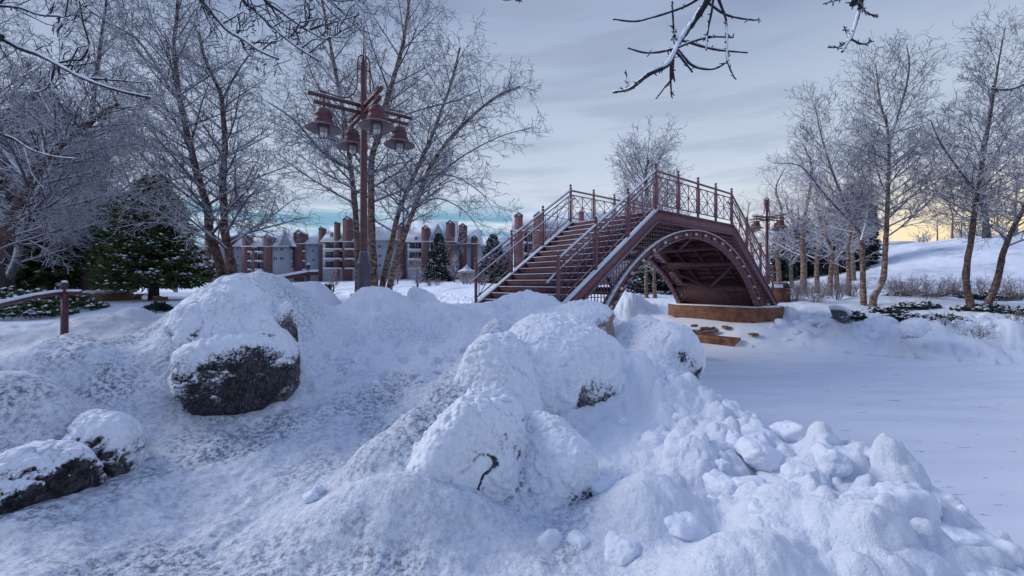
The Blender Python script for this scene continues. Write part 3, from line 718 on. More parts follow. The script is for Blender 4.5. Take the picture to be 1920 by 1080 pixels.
    for side in (0, 1):
        for i in range(ns):
            zt = ZD-.03-rise*(i+1); a = run*i; b = run*(i+1)
            f = (lambda q: -q) if side == 0 else (lambda q: LF+q)
            m = MB()
            def blk(q0, q1, z0, z1, w0=.09, w1=BW-.09): return ([BP(f(q0), w0, z0), BP(f(q0), w1, z0), BP(f(q0), w1, z1), BP(f(q0), w0, z1)], [BP(f(q1), w0, z0), BP(f(q1), w1, z0), BP(f(q1), w1, z1), BP(f(q1), w0, z1)])
            m.loft(*blk(a, b+.008, zt-.02, zt))
            m.loft(*blk(a, a+.012, zt+.001, zt+rise-.021, .10, BW-.10))
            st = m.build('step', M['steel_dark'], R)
            sn = MB(); sn.loft(*blk(a+.03, b+.026, zt+.002, zt+.021, .12, BW-.12)); sn.build('snow_layer', M['snow'], st)
    # soffit: cross beams, bracing and dark plates under the stairs
    for s in (-3.3, -2.4, -1.2, 0.05, LF*.33, LF*.66, LF-.05, LF+1.2, LF+2.4, LF+3.3):
        za = arc_z(s); m = MB(); z = min(top_z(s)-.42, (za or 9)-.08) if False else top_z(s)-.45
        m.bar(BP(s, .05, z), BP(s, BW-.05, z), .014, .22); m.bar(BP(s, .05, z-.12), BP(s, BW-.05, z-.12), .12, .016); m.bar(BP(s, .05, z+.12), BP(s, BW-.05, z+.12), .12, .016)
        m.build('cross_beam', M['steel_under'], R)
    for a in (-.78, -.52, .30, .52, .78):
        r = ARC_R-.12; s = ARC_C+r*math.sin(a); z = ARC_Z+r*math.cos(a); m = MB()
        m.bar(BP(s, .03, z), BP(s, BW-.03, z), .10, .18); m.build('cross_beam', M['steel_under'], R)
    for a, b in ((-.78, -.52), (.52, .78), (.0, .30)):
        r = ARC_R-.12; m = MB()
        pa = (ARC_C+r*math.sin(a), ARC_Z+r*math.cos(a)); pb = (ARC_C+r*math.sin(b), ARC_Z+r*math.cos(b))
        m.bar(BP(pa[0], .1, pa[1]), BP(pb[0], BW/2, pb[1]), .06, .06); m.bar(BP(pa[0], BW-.1, pa[1]), BP(pb[0], BW/2+.01, pb[1]), .06, .06)
        m.build('brace', M['steel_under'], R)
    for w in (BW*.25, BW*.5, BW*.75):
        m = MB(); pr = [(-3.7, top_z(-3.7)-.12), (0, ZD-.22), (LF, ZD-.22), (LF+3.7, top_z(LF+3.7)-.12)]
        for (s0, z0), (s1, z1) in zip(pr[:-1], pr[1:]): m.bar(BP(s0, w, z0-.11), BP(s1, w, z1-.11), .03, .16)
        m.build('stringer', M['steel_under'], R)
    # abutments
    def abut(poly, z0, z1, label):
        c = np.mean(np.array(poly), 0)
        m = MB(); P_ = [BP(s, w, 0)[:2] for s, w in poly]; m.prism([tuple(p) for p in P_], z0, z1)
        a = m.build('abutment', M['abut'], R)
        a['label'] = label
        cc = np.mean(P_, 0); big = [tuple(cc+(p-cc)*.97) for p in P_]
        sn = MB(); sn.prism(big, z1+.002, z1+.03); sn.build('snow_layer', M['snow'], a)
    e = LF+1.65
    abut([(e, -.05), (e, BW-.1), (e+.5, BW+.5), (e+2.6, BW+.5), (e+2.2, -.35), (e+1.2, -.60)], .3, 1.20, 'rust stained orange stone block under the right end of the bridge')
    abut([(-1.62, -.05), (-2.9, -.6), (-4.2, -.6), (-4.2, BW+.4), (-2.1, BW+.4), (-1.62, BW-.1)][::-1], .2, .98, 'stone block buried in snow under the left end of the bridge')
    # dark tail wall behind the right arch feet
    m = MB(); m.loft([BP(LF+2.35, .02, 1.2), BP(LF+2.35, BW-.02, 1.2), BP(LF+2.35, BW-.02, 2.3), BP(LF+2.35, .02, 2.3)],
                     [BP(LF+2.45, .02, 1.2), BP(LF+2.45, BW-.02, 1.2), BP(LF+2.45, BW-.02, 2.25), BP(LF+2.45, .02, 2.25)])
    m.build('end_plate', M['steel_under'], R)
build_bridge()

# stone ledge at the water under the bridge
m = MB(); P_ = []
def ledge():
    m = MB()
    a = (.95, -.5); pts = [(4.42, -.15), (4.42, 4.2), (4.95, 4.2), (4.95, -.15)]
    m.prism([tuple(BP(s, w, 0)[:2]) for s, w in pts], -.1, .25)
    L_ = empty('stone_ledge', BP(4.7, 1.8, 0), 'low orange stone edge of the pond under the bridge arch', 'stone ledge')
    m.build('masonry', M['ledge'], L_)
    q = MB(); q.prism([tuple(BP(s, w, 0)[:2]) for s, w in [(.97, -.5), (.97, 3.58), (1.5, 3.58), (1.5, -.5)]], .252, .30); q.build('snow_layer', M['snow'], L_)
ledge()
rs = random.Random(3)
def flat_stone(s, w, seed, r):
    V, Fc, nu, nv = blob((r, r*.8, .05), seed, 8, 8, .06, seed, 24, 14)
    q = BP(s, w, .27+.42*float(sm((s-4.9)/1.6))+.03); 
    o = mesh_obj('paving_stone', V+q, Fc, M['rock_brown'], None, True, loc=tuple(q))
    a = o.data.attributes.new('snow', 'FLOAT', 'POINT'); a.data.foreach_set('value', np.full(len(V), .15, np.float32))
    tag(o, 'flat wet stone showing through thin snow below the orange bridge block', 'stone', 'bare flat stones under the bridge')
for k in range(12): flat_stone(LF+.5+rs.uniform(0, .7), rs.uniform(-.5, 2.0), 600+k, rs.uniform(.09, .2))

# ------------------------------------------------------------------ street lamps with four bell shades
def lamp(X, Y, zt, rot, label, base_z, first=True):
    """zt: height of the arm centre line"""
    R = empty('street_lamp', (X, Y, base_z), label, 'street lamp', 'four-armed bell street lamps')
    C0 = np.array([X, Y, 0.0])
    def dv(a): return np.array([math.cos(a), math.sin(a), 0])
    A = [rot, rot+math.pi/2, rot+math.pi, rot+1.5*math.pi]
    m = MB(); m.lathe(C0, [(.060, base_z), (.060, 1.9), (.054, zt-.25), (.048, zt-.2), (.048, zt+.70), (.054, zt+.705), (.054, zt+.72), (.036, zt+.73)], 16)
    m.ball(C0+np.array([0, 0, zt+.775]), .052, 14, 10)
    pole = m.build('pole', M['lamp_paint'], R, True)
    m = MB(); m.lathe(C0, [(.13, base_z), (.13, base_z+.14), (.105, base_z+.17), (.105, E+.24), (.098, E+.28), (.118, E+.30), (.118, E+.33), (.105, E+.35), (.085, E+.40), (.075, E+.50), (.062, E+.53)], 20)
    m.build('base', M['lamp_base'], R, True)
    m = MB(); m.lathe(C0, [(.052, zt-.17), (.068, zt-.16), (.068, zt+.10), (.052, zt+.11)], 16); m.build('collar', M['lamp_paint'], R, True)
    for z in (2.45, 2.75, 3.6): 
        m = MB(); m.lathe(C0, [(.062, z), (.067, z+.005), (.067, z+.02), (.06, z+.025)], 16); m.build('band', M['lamp_paint'], R, True)
    m = MB(); m.tube([C0+[0,0,zt+.80], C0+[0,0,zt+1.40]], [.012, .008], 8); m.build('spike', M['lamp_paint'], R)
    for a in A:
        d = dv(a); s = np.cross(d, np.array([0, 0, 1.]))
        m = MB()
        m.bar(C0+d*.06+[0,0,zt+.045], C0+d*.86+[0,0,zt+.045], .05, .045); m.bar(C0+d*.06+[0,0,zt-.075], C0+d*.78+[0,0,zt-.075], .05, .045)
        m.bar(C0+d*.63+[0,0,zt-.20], C0+d*.63+[0,0,zt+.10], .022, .022, d)
        arm = m.build('arm', M['lamp_paint'], R)
        m = MB(); m.bar(C0+d*.10+[0,0,zt+.071], C0+d*.85+[0,0,zt+.071], .038, .010); m.build('snow_strip', M['snow'], arm)
        # scroll rod: over the top, down beside the pole and out along the arm
        pts = [(0, .90), (.045, .89), (.085, .85), (.10, .78), (.105, .62), (.105, .45), (.115, .34), (.16, .22), (.25, .13), (.36, .095), (.48, .10), (.60, .115), (.70, .125)]
        m = MB(); m.tube([C0+d*r+[0,0,zt+h] for r, h in pts], .0125, 8); m.tube([C0+[0,0,zt+.66], C0+d*.105+[0,0,zt+.66]], .012, 6)
        m.build('scroll', M['lamp_paint'], R, True)
        # bell
        c = C0+d*.63+[0,0,zt-.14]
        m = MB()
        prof = [(.012, 0.0), (.03, -.005), (.075, -.022), (.108, -.058), (.124, -.10), (.127, -.108), (.133, -.112), (.133, -.122), (.127, -.126), (.132, -.19), (.140, -.208), (.150, -.212), (.150, -.224), (.145, -.228), (.150, -.242), (.162, -.246), (.162, -.256), (.158, -.262), (.19, -.282), (.235, -.310), (.270, -.335), (.275, -.345), (.270, -.350)]
        m.lathe(c, prof, 32, False)
        b = m.build('bell_shade', M['lamp_paint'], R, True)
        m = MB(); m.lathe(c, [(.269, -.3495), (.23, -.322), (.18, -.29), (.15, -.27), (.12, -.25), (.06, -.245), (.005, -.244)], 32, False); m.build('inner_shade', M['lamp_in'], b, True)
        m = MB(); m.tube([c+[0,0,-.245], c+[0,0,-.30]], .062, 16); m.build('socket', M['lamp_base'], b)
        m = MB(); m.lathe(c, [(.050, -.298), (.056, -.34), (.056, -.40), (.048, -.435), (.02, -.452)], 16); m.build('glass_jar', M['glass'], b, True)
        m = MB()
        for q in range(6):
            e = dv(q*math.pi/3); m.tube([c+e*r+[0,0,h] for r, h in ((.085, -.25), (.088, -.30), (.088, -.40), (.07, -.455), (.03, -.485), (0, -.49))], .0045, 5)
        for h, r in ((-.33, .088), (-.40, .088)):
            m.tube([c+dv(t*math.pi/8)*r+[0,0,h] for t in range(17)], .0045, 5, False)
        m.build('wire_cage', M['lamp_base'], b)
    return R
lamp(-2.495, 7.0, 5.03, math.atan2(-.52, -.68), 'tall red-brown street lamp with four bell shades standing left of the bridge', 1.45)
lx, ly = (1438-960)/F*18.4, 18.4
lamp(lx, ly, E+(531-409)/F*18.4, math.atan2(.35, .94), 'distant red-brown street lamp with bell shades rising behind the right end of the bridge', ground_z(lx, ly)-.05)

# ------------------------------------------------------------------ handrails of the ramp on the left
def ramp_rail(path, post, zb, label, rr, pr):
    R = empty('handrail', (post[0], post[1], zb), label, 'handrail', 'ramp handrails')
    m = MB(); m.tube(path, rr, 12); rl = m.build('rail', M['rail_paint'], R, True)
    sn = MB(); sn.tube([p+np.array([0, 0, rr*.75]) for p in path], rr*.80, 10); sn.build('snow_strip', M['snow'], rl, True)
    z1 = post[2]
    m = MB(); m.bar((post[0], post[1], zb), (post[0], post[1], z1), pr*2, pr*2, (0, 1, 0)); m.build('post', M['rail_paint'], R)
    m = MB(); m.lathe((post[0], post[1], z1+rr*1.7), [(pr*.5, -.04), (pr*.5, .02), (pr*1.2, .035), (pr*1.45, .075), (pr*1.2, .11), (pr*.3, .135)], 12)
    k = m.build('knob', M['rail_paint'], R, True)
    sn = MB(); sn.ball((post[0], post[1], z1+rr*1.7+.115), pr*1.25, 10, 6, .7); sn.build('snow_cap', M['snow'], k, True)
pa = [at(-260, 632, 3.7), at(-120, 598, 4.4), at(0, 571, 5.2), at(60, 557, 5.7), at(105, 550, 6.05), at(128, 549, 6.15), at(152, 549, 6.2)]
ramp_rail(pa, at(121, 551, 6.1), .95, 'dark maroon handrail with a snow-topped rail at the left edge, one post in view', .034, .030)
pb = [at(480, 540, 7.2), at(505, 526, 8.0), at(540, 519, 8.6), at(575, 512.5, 9.1), at(597, 512, 9.2)]
ramp_rail(pb, at(578, 513, 9.1), 1.4, 'dark maroon handrail rising behind the snow crest left of the tall street lamp', .05, .033)

# planter behind the right stair foot
def planter():
    c = at(1455, 540, 18.2); z0 = ground_z(c[0], c[1])-.1
    R = empty('planter_wall', (c[0], c[1], z0), 'small terracotta wall with a dark round opening by the right stair foot', 'planter')
    m = MB(); m.box(c[0]-.35, c[0]+.45, c[1]-.3, c[1]+.5, z0, E-.20); m.build('wall', M['abut'], R)
    m = MB(); m.box(c[0]-.37, c[0]+.1, c[1]-.32, c[1]+.5, E-.198, E-.05); m.build('snow_layer', M['snow'], R)
    m = MB(); m.tube([(c[0]+.28, c[1]-.25, E-.12), (c[0]+.28, c[1]+.45, E-.12)], .15, 18); m.build('drum', M['steel_under'], R, True)
planter()
# ------------------------------------------------------------------ trees
def bark_mat(name, c1, c2, c3, frost=.6, thr=.25, sc=7.0):
    m, nt, b = new_mat(name); P, Nn = geo(nt)
    mp = N(nt, 'ShaderNodeMapping'); mp.inputs['Scale'].default_value = (1, 1, 1.5); nt.links.new(P, mp.inputs[0])
    a = maprange(nt, noise(nt, mp.outputs[0], sc, 5, .75), .42, .58); a2 = maprange(nt, noise(nt, mp.outputs[0], sc*2.7, 4, .8), .5, .62)
    c = mixc(nt, a, c1, c2); c = mixc(nt, math_n(nt, 'MULTIPLY', a2, .6), c, c3)
    sp = N(nt, 'ShaderNodeSeparateXYZ'); nt.links.new(Nn, sp.inputs[0])
    up = math_n(nt, 'ADD', sp.outputs[2], math_n(nt, 'MULTIPLY', math_n(nt, 'SUBTRACT', noise(nt, P, 24, 3, .7), .5), .9))
    col = mixc(nt, math_n(nt, 'MULTIPLY', maprange(nt, up, thr, thr+.35), frost), c, SNOWC)
    nt.links.new(col, b.inputs['Base Color']); b.inputs['Roughness'].default_value = .85; b.inputs['Specular IOR Level'].default_value = .2
    bump(nt, b, noise(nt, mp.outputs[0], sc*2.5, 4, .8), .9, .02)
    return m
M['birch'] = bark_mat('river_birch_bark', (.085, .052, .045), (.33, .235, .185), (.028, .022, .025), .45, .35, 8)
M['birch_dark'] = bark_mat('dark_birch_bark', (.05, .032, .032), (.19, .12, .10), (.018, .014, .018), .4, .35, 9)  # darker copy of the river birch bark colours
M['bark'] = bark_mat('dark_bark', (.035, .028, .034), (.075, .06, .065), (.02, .016, .02), .5, .3, 9)
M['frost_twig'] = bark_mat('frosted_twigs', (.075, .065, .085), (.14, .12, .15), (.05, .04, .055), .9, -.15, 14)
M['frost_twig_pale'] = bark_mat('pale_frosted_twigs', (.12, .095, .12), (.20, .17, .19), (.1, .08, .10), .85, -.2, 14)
M['pink_twig'] = bark_mat('rosy_twigs', (.22, .13, .15), (.32, .21, .23), (.2, .12, .14), .5, .1, 14)
M['brown_twig'] = bark_mat('brown_twigs', (.10, .055, .055), (.17, .10, .095), (.08, .05, .05), .6, .1, 14)
M['limb_snowy'] = bark_mat('snow_laden_limb', (.030, .026, .034), (.05, .045, .05), (.02, .018, .022), .98, .12, 12)

def segs_to_mesh(S, n=3):
    """S: rows (x0 y0 z0 x1 y1 z1 r0 r1) -> prisms"""
    S = np.array(S, dtype=np.float64).reshape(-1, 8); a = S[:, :3]; b = S[:, 3:6]; d = b-a; L = np.linalg.norm(d, axis=1, keepdims=True); d = d/np.maximum(L, 1e-9)
    ref = np.where(np.abs(d[:, 2:3]) < .9, np.array([[0, 0, 1.]]), np.array([[1., 0, 0]])); u = np.cross(d, ref); u /= np.linalg.norm(u, axis=1, keepdims=True); v = np.cross(d, u)
    V = []
    for p, r in ((a, S[:, 6:7]), (b, S[:, 7:8])):
        for j in range(n):
            t = 2*math.pi*j/n+math.pi/6; V.append(p+r*(math.cos(t)*u+math.sin(t)*v))
    V = np.stack(V, 1); k = len(S); base = (np.arange(k)*2*n)[:, None]
    Fc = np.concatenate([base+np.array([[j, (j+1) % n, n+(j+1) % n, n+j]]) for j in range(n)], 0)
    return V.reshape(-1, 3), Fc.astype(np.int32)
def spline(pts, n):
    """Catmull-Rom through rows of pts"""
    P = np.array(pts, float); P = np.vstack([2*P[0]-P[1], P, 2*P[-1]-P[-2]]); out = []
    for i in range(1, len(P)-2):
        for t in np.linspace(0, 1, n, endpoint=False):
            a, b, c, d = P[i-1], P[i], P[i+1], P[i+2]
            out.append(.5*((2*b)+(-a+c)*t+(2*a-5*b+4*c-d)*t*t+(-a+3*b-3*c+d)*t**3))
    out.append(P[-2]); return np.array(out)

LV = { # per level: (children per metre, length factor of parent, angle, curl, radius factor)
 }
def grow(S, rng, p, d, L, r, lev, maxlev, st):
    """one branch and all it carries. st: style dict"""
    n = max(2, int(L/st['seg'][lev])) ; n = min(n, 9); step = L/n; px, py, pz = p; dx, dy, dz = d; nodes = []
    trop = st['trop'][lev]; wob = st['wob'][lev]; rmin = st['rmin']
    for i in range(n):
        dx += rng.gauss(0, wob); dy += rng.gauss(0, wob); dz += rng.gauss(0, wob)+trop*(1 if lev < maxlev else 1)
        q = math.sqrt(dx*dx+dy*dy+dz*dz); dx /= q; dy /= q; dz /= q
        nx, ny, nz = px+dx*step, py+dy*step, pz+dz*step
        r0 = max(r*(1-.75*i/n), rmin); r1 = max(r*(1-.75*(i+1)/n), rmin)
        S.append((px, py, pz, nx, ny, nz, r0, r1)); px, py, pz = nx, ny, nz; nodes.append((px, py, pz, dx, dy, dz, r1))
    if lev >= maxlev: return
    nc = max(1, int(L*st['dens'][lev]*rng.uniform(.8, 1.2)+.5)); side = rng.uniform(0, 6.28)
    for k in range(nc):
        t = st['t0'][lev]+(1-st['t0'][lev])*(k+rng.random())/nc; i = min(n-1, int(t*n)); f = t*n-i
        ax, ay, az, ex, ey, ez, rr = nodes[i]
        if i > 0: bx, by, bz = nodes[i-1][:3]
        else: bx, by, bz = p
        qx, qy, qz = bx+(ax-bx)*f, by+(ay-by)*f, bz+(az-bz)*f
        side += 2.4+rng.gauss(0, .5); an = st['ang'][lev]*rng.uniform(.7, 1.25)
        # perpendicular frame
        if abs(ez) < .95: ux, uy, uz = ey, -ex, 0.0
        else: ux, uy, uz = 1.0, 0.0, 0.0
        q = math.sqrt(ux*ux+uy*uy+uz*uz); ux /= q; uy /= q; uz /= q
        vx, vy, vz = ey*uz-ez*uy, ez*ux-ex*uz, ex*uy-ey*ux
        c, s = math.cos(side), math.sin(side); ca, sa = math.cos(an), math.sin(an)
        cd = (ex*ca+(ux*c+vx*s)*sa, ey*ca+(uy*c+vy*s)*sa, ez*ca+(uz*c+vz*s)*sa)
        cl = L*st['len'][lev]*(1.15-.75*t)*rng.uniform(.65, 1.2)
        grow(S, rng, (qx, qy, qz), cd, max(cl, st['lmin'][lev]), max(min(rr*.75, r*st['rf'][lev]), rmin), lev+1, maxlev, st)
BIRCH = dict(seg=[.35, .28, .17, .14], trop=[.02, .0, -.05, -.12], wob=[.07, .11, .15, .16], dens=[5.2, 8.5, 10.5, 0], t0=[.15, .12, .1, 0], ang=[.75, .75, .7, 0], len=[.48, .48, .5, 0], lmin=[.4, .25, .13, 0], rf=[.45, .5, .6, 0], rmin=.0042)
UPRIGHT = dict(seg=[.4, .3, .2, .16], trop=[.05, .03, .02, .01], wob=[.06, .10, .13, .13], dens=[4.6, 7.5, 9.0, 0], t0=[.15, .12, .1, 0], ang=[.7, .75, .75, 0], len=[.50, .50, .5, 0], lmin=[.4, .28, .16, 0], rf=[.45, .5, .6, 0], rmin=.0055)
def trunk_mesh(path, r0, r1, seed, n=14, sub=8, flare=1.25):
    P = spline(path, sub); k = len(P); t = np.linspace(0, 1, k); R = r0*(1-t)+r1*t; R = R*(1+(flare-1)*np.exp(-t*14))
    V = np.zeros((k, n, 3)); ref = np.array([1., 0, 0])
    for i in range(k):
        d = P[min(i+1, k-1)]-P[max(i-1, 0)]; d /= np.linalg.norm(d); ref = ref-d*np.dot(ref, d); ref /= np.linalg.norm(ref); q = np.cross(d, ref)
        a = np.arange(n)/n*2*np.pi; V[i] = P[i]+R[i]*(np.cos(a)[:, None]*ref+np.sin(a)[:, None]*q)
    W = V.reshape(-1, 3); c = np.repeat(P, n, 0); dirn = W-c
    W = c+dirn*(1+.28*fbm3(W*np.array([9, 9, 5.])+seed, 3, seed))[:, None]
    i = np.arange(k-1)[:, None]*n; j = np.arange(n)[None, :]; Fc = np.stack([i+j, i+(j+1) % n, i+n+(j+1) % n, i+n+j], -1).reshape(-1, 4)
    return W, Fc, P, R
def tree(name, path, r0, r1, seed, label, cat='tree', group=None, start=.3, limbs=26, llen=2.4, style=BIRCH, up=.75, extra=(), bark='birch', twig='frost_twig', spread=None, maxlev=3, flat=1.0, shrink=.75):
    """path: world points of the trunk, bottom first; extra: explicit limbs as point lists with a radius"""
    rng = random.Random(seed); base = path[0]
    R = empty(name, base, label, cat, group)
    V, Fc, P, RR = trunk_mesh(path, r0, r1, seed); mesh_obj('trunk', V, Fc, M[bark], R, True)
    S = []; k = len(P)
    def along(P, RR, cnt, st, L0, s_up):
        k = len(P); side = rng.uniform(0, 6.28); seg = np.linalg.norm(np.diff(P, axis=0), axis=1); cum = np.concatenate([[0], np.cumsum(seg)]); T = cum[-1]
        for q in range(cnt):
            t = st+(1-st)*(q+rng.random())/cnt; i = min(k-2, int(np.searchsorted(cum, t*T)-1)); i = max(i, 0)
            f = (t*T-cum[i])/max(seg[i], 1e-6); pt = P[i]*(1-f)+P[i+1]*f; dd = P[i+1]-P[i]; dd = dd/np.linalg.norm(dd)
            side += 2.4+rng.gauss(0, .5); h = np.array([math.cos(side), math.sin(side)*flat, 0.0])
            ew = s_up*(.45+.9*t)
            d = h+dd*ew; d /= np.linalg.norm(d); L = L0*(1.12-shrink*t)*rng.uniform(.7, 1.15)
            grow(S, rng, tuple(pt), tuple(d), L, max(min(RR[i]*.42, .012+L*.012), .009), 0, maxlev, style)
    along(P, RR, limbs, start, llen, up)
    for pts, er, cnt in extra:
        Q = spline(pts, 5); rr = np.linspace(er, er*.3, len(Q))
        for i in range(len(Q)-1): S.append((*Q[i], *Q[i+1], rr[i], rr[i+1]))
        along(Q, rr, cnt, .12, llen*.62, up*.8)
    S = np.array(S); big = (S[:, 6] > .012)
    mb = segs_to_mesh(S[big], 6); ms = segs_to_mesh(S[~big], 3); nb = len(mb[0])
    mesh_obj('crown', np.vstack([mb[0], ms[0]]), np.vstack([mb[1], ms[1]+nb]), M[twig], R, False)
    return R
def tp(pts, Y, dY=0.0, sink=True):
    """trunk path from photo columns/rows at depth Y"""
    out = [at(x, y, Y+dY*i/max(len(pts)-1, 1)) for i, (x, y) in enumerate(pts)]
    g = ground_z(out[0][0], out[0][1])
    if out[0][2] > g+.05: out.insert(0, np.array([out[0][0]+(out[0][0]-out[1][0])*.2, out[0][1], g-.15]))
    return out
GB = 'frosted birches of the central clump'
tree('birch_tree', tp([(672,500),(669,438),(663,360),(657,310),(650,250),(640,190),(628,130),(615,60),(600,-20)], 11.4, -.4), .095, .03, 201, 'birch whose dark trunk rises just left of the tall lamp post, top out of frame', group=GB, limbs=30, llen=2.7, start=.34,
     extra=[([at(657,318,11.3), at(612,289,11.1), at(590,269,11), at(564,238,10.8), at(535,212,10.6), at(500,190,10.4)], .055, 14)])
tree('birch_tree', tp([(702,534),(697,438),(696,360),(697,300),(706,265),(728,180),(740,140),(749,108),(757,75),(765,20),(772,-50)], 10.8, .4), .105, .03, 202, 'birch with peeling tan bark directly behind the right side of the tall lamp post', group=GB, limbs=36, llen=2.7, start=.30,
     extra=[([at(708,262,10.8), at(740,225,10.5), at(790,205,10.2), at(850,190,10), at(900,170,10)], .04, 10)])
tree('birch_tree', tp([(717,534),(735,454),(747,400),(763,360),(785,310),(808,260),(830,200),(848,150),(862,90)], 11.2, -.4), .088, .025, 203, 'birch leaning right, left one of the trunk pair just right of the lamp post', group=GB, limbs=32, llen=2.2, start=.28,
     extra=[([at(763,360,11), at(800,330,10.8), at(850,330,10.5), at(900,360,10.2), at(930,400,10)], .028, 10)])
tree('birch_tree', tp([(731,536),(744,485),(763,429),(788,360),(808,310),(842,262),(885,218),(930,182),(975,162)], 10.6, -.5), .082, .022, 204, 'birch leaning far right towards the bridge, rightmost trunk of the central clump', group=GB, limbs=28, llen=1.9, start=.3,
     extra=[([at(788,362,10.3), at(830,320,10.1), at(880,285,9.9), at(940,255,9.7), at(1000,238,9.6)], .03, 12), ([at(780,390,10.4), at(820,372,10.2), at(870,395,10), at(905,440,9.9), at(925,470,9.9)], .022, 8)])
GL = 'frosted birches left of the snow boulder'
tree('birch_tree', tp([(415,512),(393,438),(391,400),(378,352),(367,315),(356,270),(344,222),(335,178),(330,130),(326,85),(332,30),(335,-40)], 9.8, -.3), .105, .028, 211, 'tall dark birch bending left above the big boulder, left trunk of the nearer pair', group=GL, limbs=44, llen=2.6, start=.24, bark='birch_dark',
     extra=[([at(335,183,9.6), at(315,159,9.5), at(296,126,9.4), at(267,85,9.3), at(237,59,9.1), at(193,37,9), at(152,7,8.8)], .04, 14), ([at(362,300,9.7), at(320,285,9.4), at(270,270,9.1), at(225,265,8.9)], .03, 10), ([at(372,330,9.7), at(330,335,9.4), at(280,350,9.1), at(240,375,8.9)], .022, 7)])
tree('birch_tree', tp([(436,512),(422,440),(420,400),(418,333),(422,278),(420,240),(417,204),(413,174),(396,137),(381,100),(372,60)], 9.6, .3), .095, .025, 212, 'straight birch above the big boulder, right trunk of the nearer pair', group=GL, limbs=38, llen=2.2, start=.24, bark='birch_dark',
     extra=[([at(418,185,9.8), at(436,150,9.6), at(456,118,9.4), at(480,90,9.2)], .03, 10)])
GF = 'dark frosted trees at the left edge'
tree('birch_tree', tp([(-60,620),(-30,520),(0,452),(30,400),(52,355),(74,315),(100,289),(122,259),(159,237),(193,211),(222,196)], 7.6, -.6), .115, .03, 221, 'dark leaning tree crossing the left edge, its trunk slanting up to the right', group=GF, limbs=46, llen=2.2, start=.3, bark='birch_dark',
     extra=[([at(100,289,7.3), at(125,262,7.2), at(165,252,7.1)], .02, 6), ([at(60,345,7.4), at(20,300,7.6), at(-20,240,7.8), at(-40,180,8)], .04, 12)])
tree('maple_tree', tp([(12,545),(10,500),(16,440),(22,380),(10,300),(-8,220),(-20,130),(-30,30)], 14), .22, .05, 222, 'double-stemmed dark tree standing at the far left edge behind the junipers', group=GF, limbs=40, llen=3.8, start=.25, bark='bark',
     extra=[([at(12,530,14), at(30,490,14), at(40,440,14), at(60,380,13.8), at(85,300,13.5), at(110,220,13.2)], .13, 18)], style=dict(BIRCH, rmin=.006))
tree('maple_tree', tp([(160,520),(165,450),(172,380),(165,300),(170,230),(180,150),(190,70),(200,0)], 17), .16, .04, 223, 'tall slim frosted tree between the dark pine and the snowy spruce', group=GF, limbs=36, llen=3.4, start=.3, bark='bark', style=dict(BIRCH, rmin=.007))

GR = 'frosted trees on the far bank right of the bridge'
tree('birch_tree', tp([(1619,560),(1617,485),(1614,448),(1601,420),(1585,385),(1560,320),(1540,255),(1528,195)], 16.0, .5), .11, .012, 231, 'frosted birch with a forked trunk, left of the tallest tree on the right bank', group=GR, limbs=40, llen=2.7, start=.34, style=UPRIGHT,
     extra=[([at(1604,425,16), at(1572,392,15.7), at(1539,355,15.4), at(1502,312,15), at(1455,305,14.8)], .05, 10), ([at(1615,450,16), at(1625,410,16), at(1632,360,16), at(1640,300,16)], .05, 10)])
tree('birch_tree', tp([(1639,556),(1656,522),(1660,467),(1663,411),(1665,355),(1667,300),(1664,240),(1652,200),(1645,150),(1642,118)], 15.6, .3), .115, .012, 232, 'tallest frosted tree of the right bank, crown forking high against the clouds', group=GR, limbs=54, llen=2.9, start=.30, style=UPRIGHT,
     extra=[([at(1667,270,15.8), at(1680,225,15.8), at(1697,170,15.6), at(1705,120,15.4), at(1700,85,15.4)], .06, 14), ([at(1666,320,15.8), at(1700,290,15.6), at(1740,265,15.4)], .04, 8), ([at(1665,300,15.7), at(1630,285,15.5), at(1580,270,15.2)], .04, 9)])
tree('birch_tree', tp([(1821,576),(1811,522),(1821,448),(1828,393),(1836,340),(1848,270),(1860,200),(1872,120),(1885,50)], 14.0, .3), .115, .012, 233, 'upright frosted birch near the right edge, left of two rooted in the juniper patch', group=GR, limbs=54, llen=2.6, start=.3, style=UPRIGHT, bark='birch_dark',
     extra=[([at(1832,360,14), at(1800,320,13.8), at(1765,270,13.6), at(1745,225,13.5)], .05, 10)])
tree('birch_tree', tp([(1850,576),(1869,530),(1880,478),(1899,430),(1922,385),(1945,320),(1960,240),(1970,150)], 14.0, .3), .12, .014, 234, 'leaning birch cut by the right edge, right of two rooted in the juniper patch', group=GR, limbs=44, llen=2.7, start=.28, style=UPRIGHT, bark='birch_dark')
tree('oak_tree', tp([(1850,444),(1846,400),(1843,360),(1840,300),(1852,230),(1862,160)], 48), .42, .08, 235, 'dark-trunked bare tree standing on top of the snowy hill at the right', cat='tree', group='bare trees on the hill', limbs=34, llen=6.0, start=.18, style=dict(UPRIGHT, rmin=.012, seg=[.9, .6, .45, .35], dens=[1.6, 2.6, 3.2, 0], lmin=[.9, .6, .4, 0]), bark='bark')
FARST = dict(UPRIGHT, rmin=.013, seg=[.9, .6, .45, .35], dens=[1.7, 2.8, 3.4, 0], lmin=[.9, .6, .4, 0])
tree('oak_tree', tp([(1213,425),(1211,395),(1213,365),(1210,330),(1216,300)], 40), .36, .08, 236, 'round frosted tree showing above the bridge railing', limbs=64, llen=4.9, start=.02, style=FARST, bark='bark', twig='frost_twig_pale', up=1.1, shrink=.25)
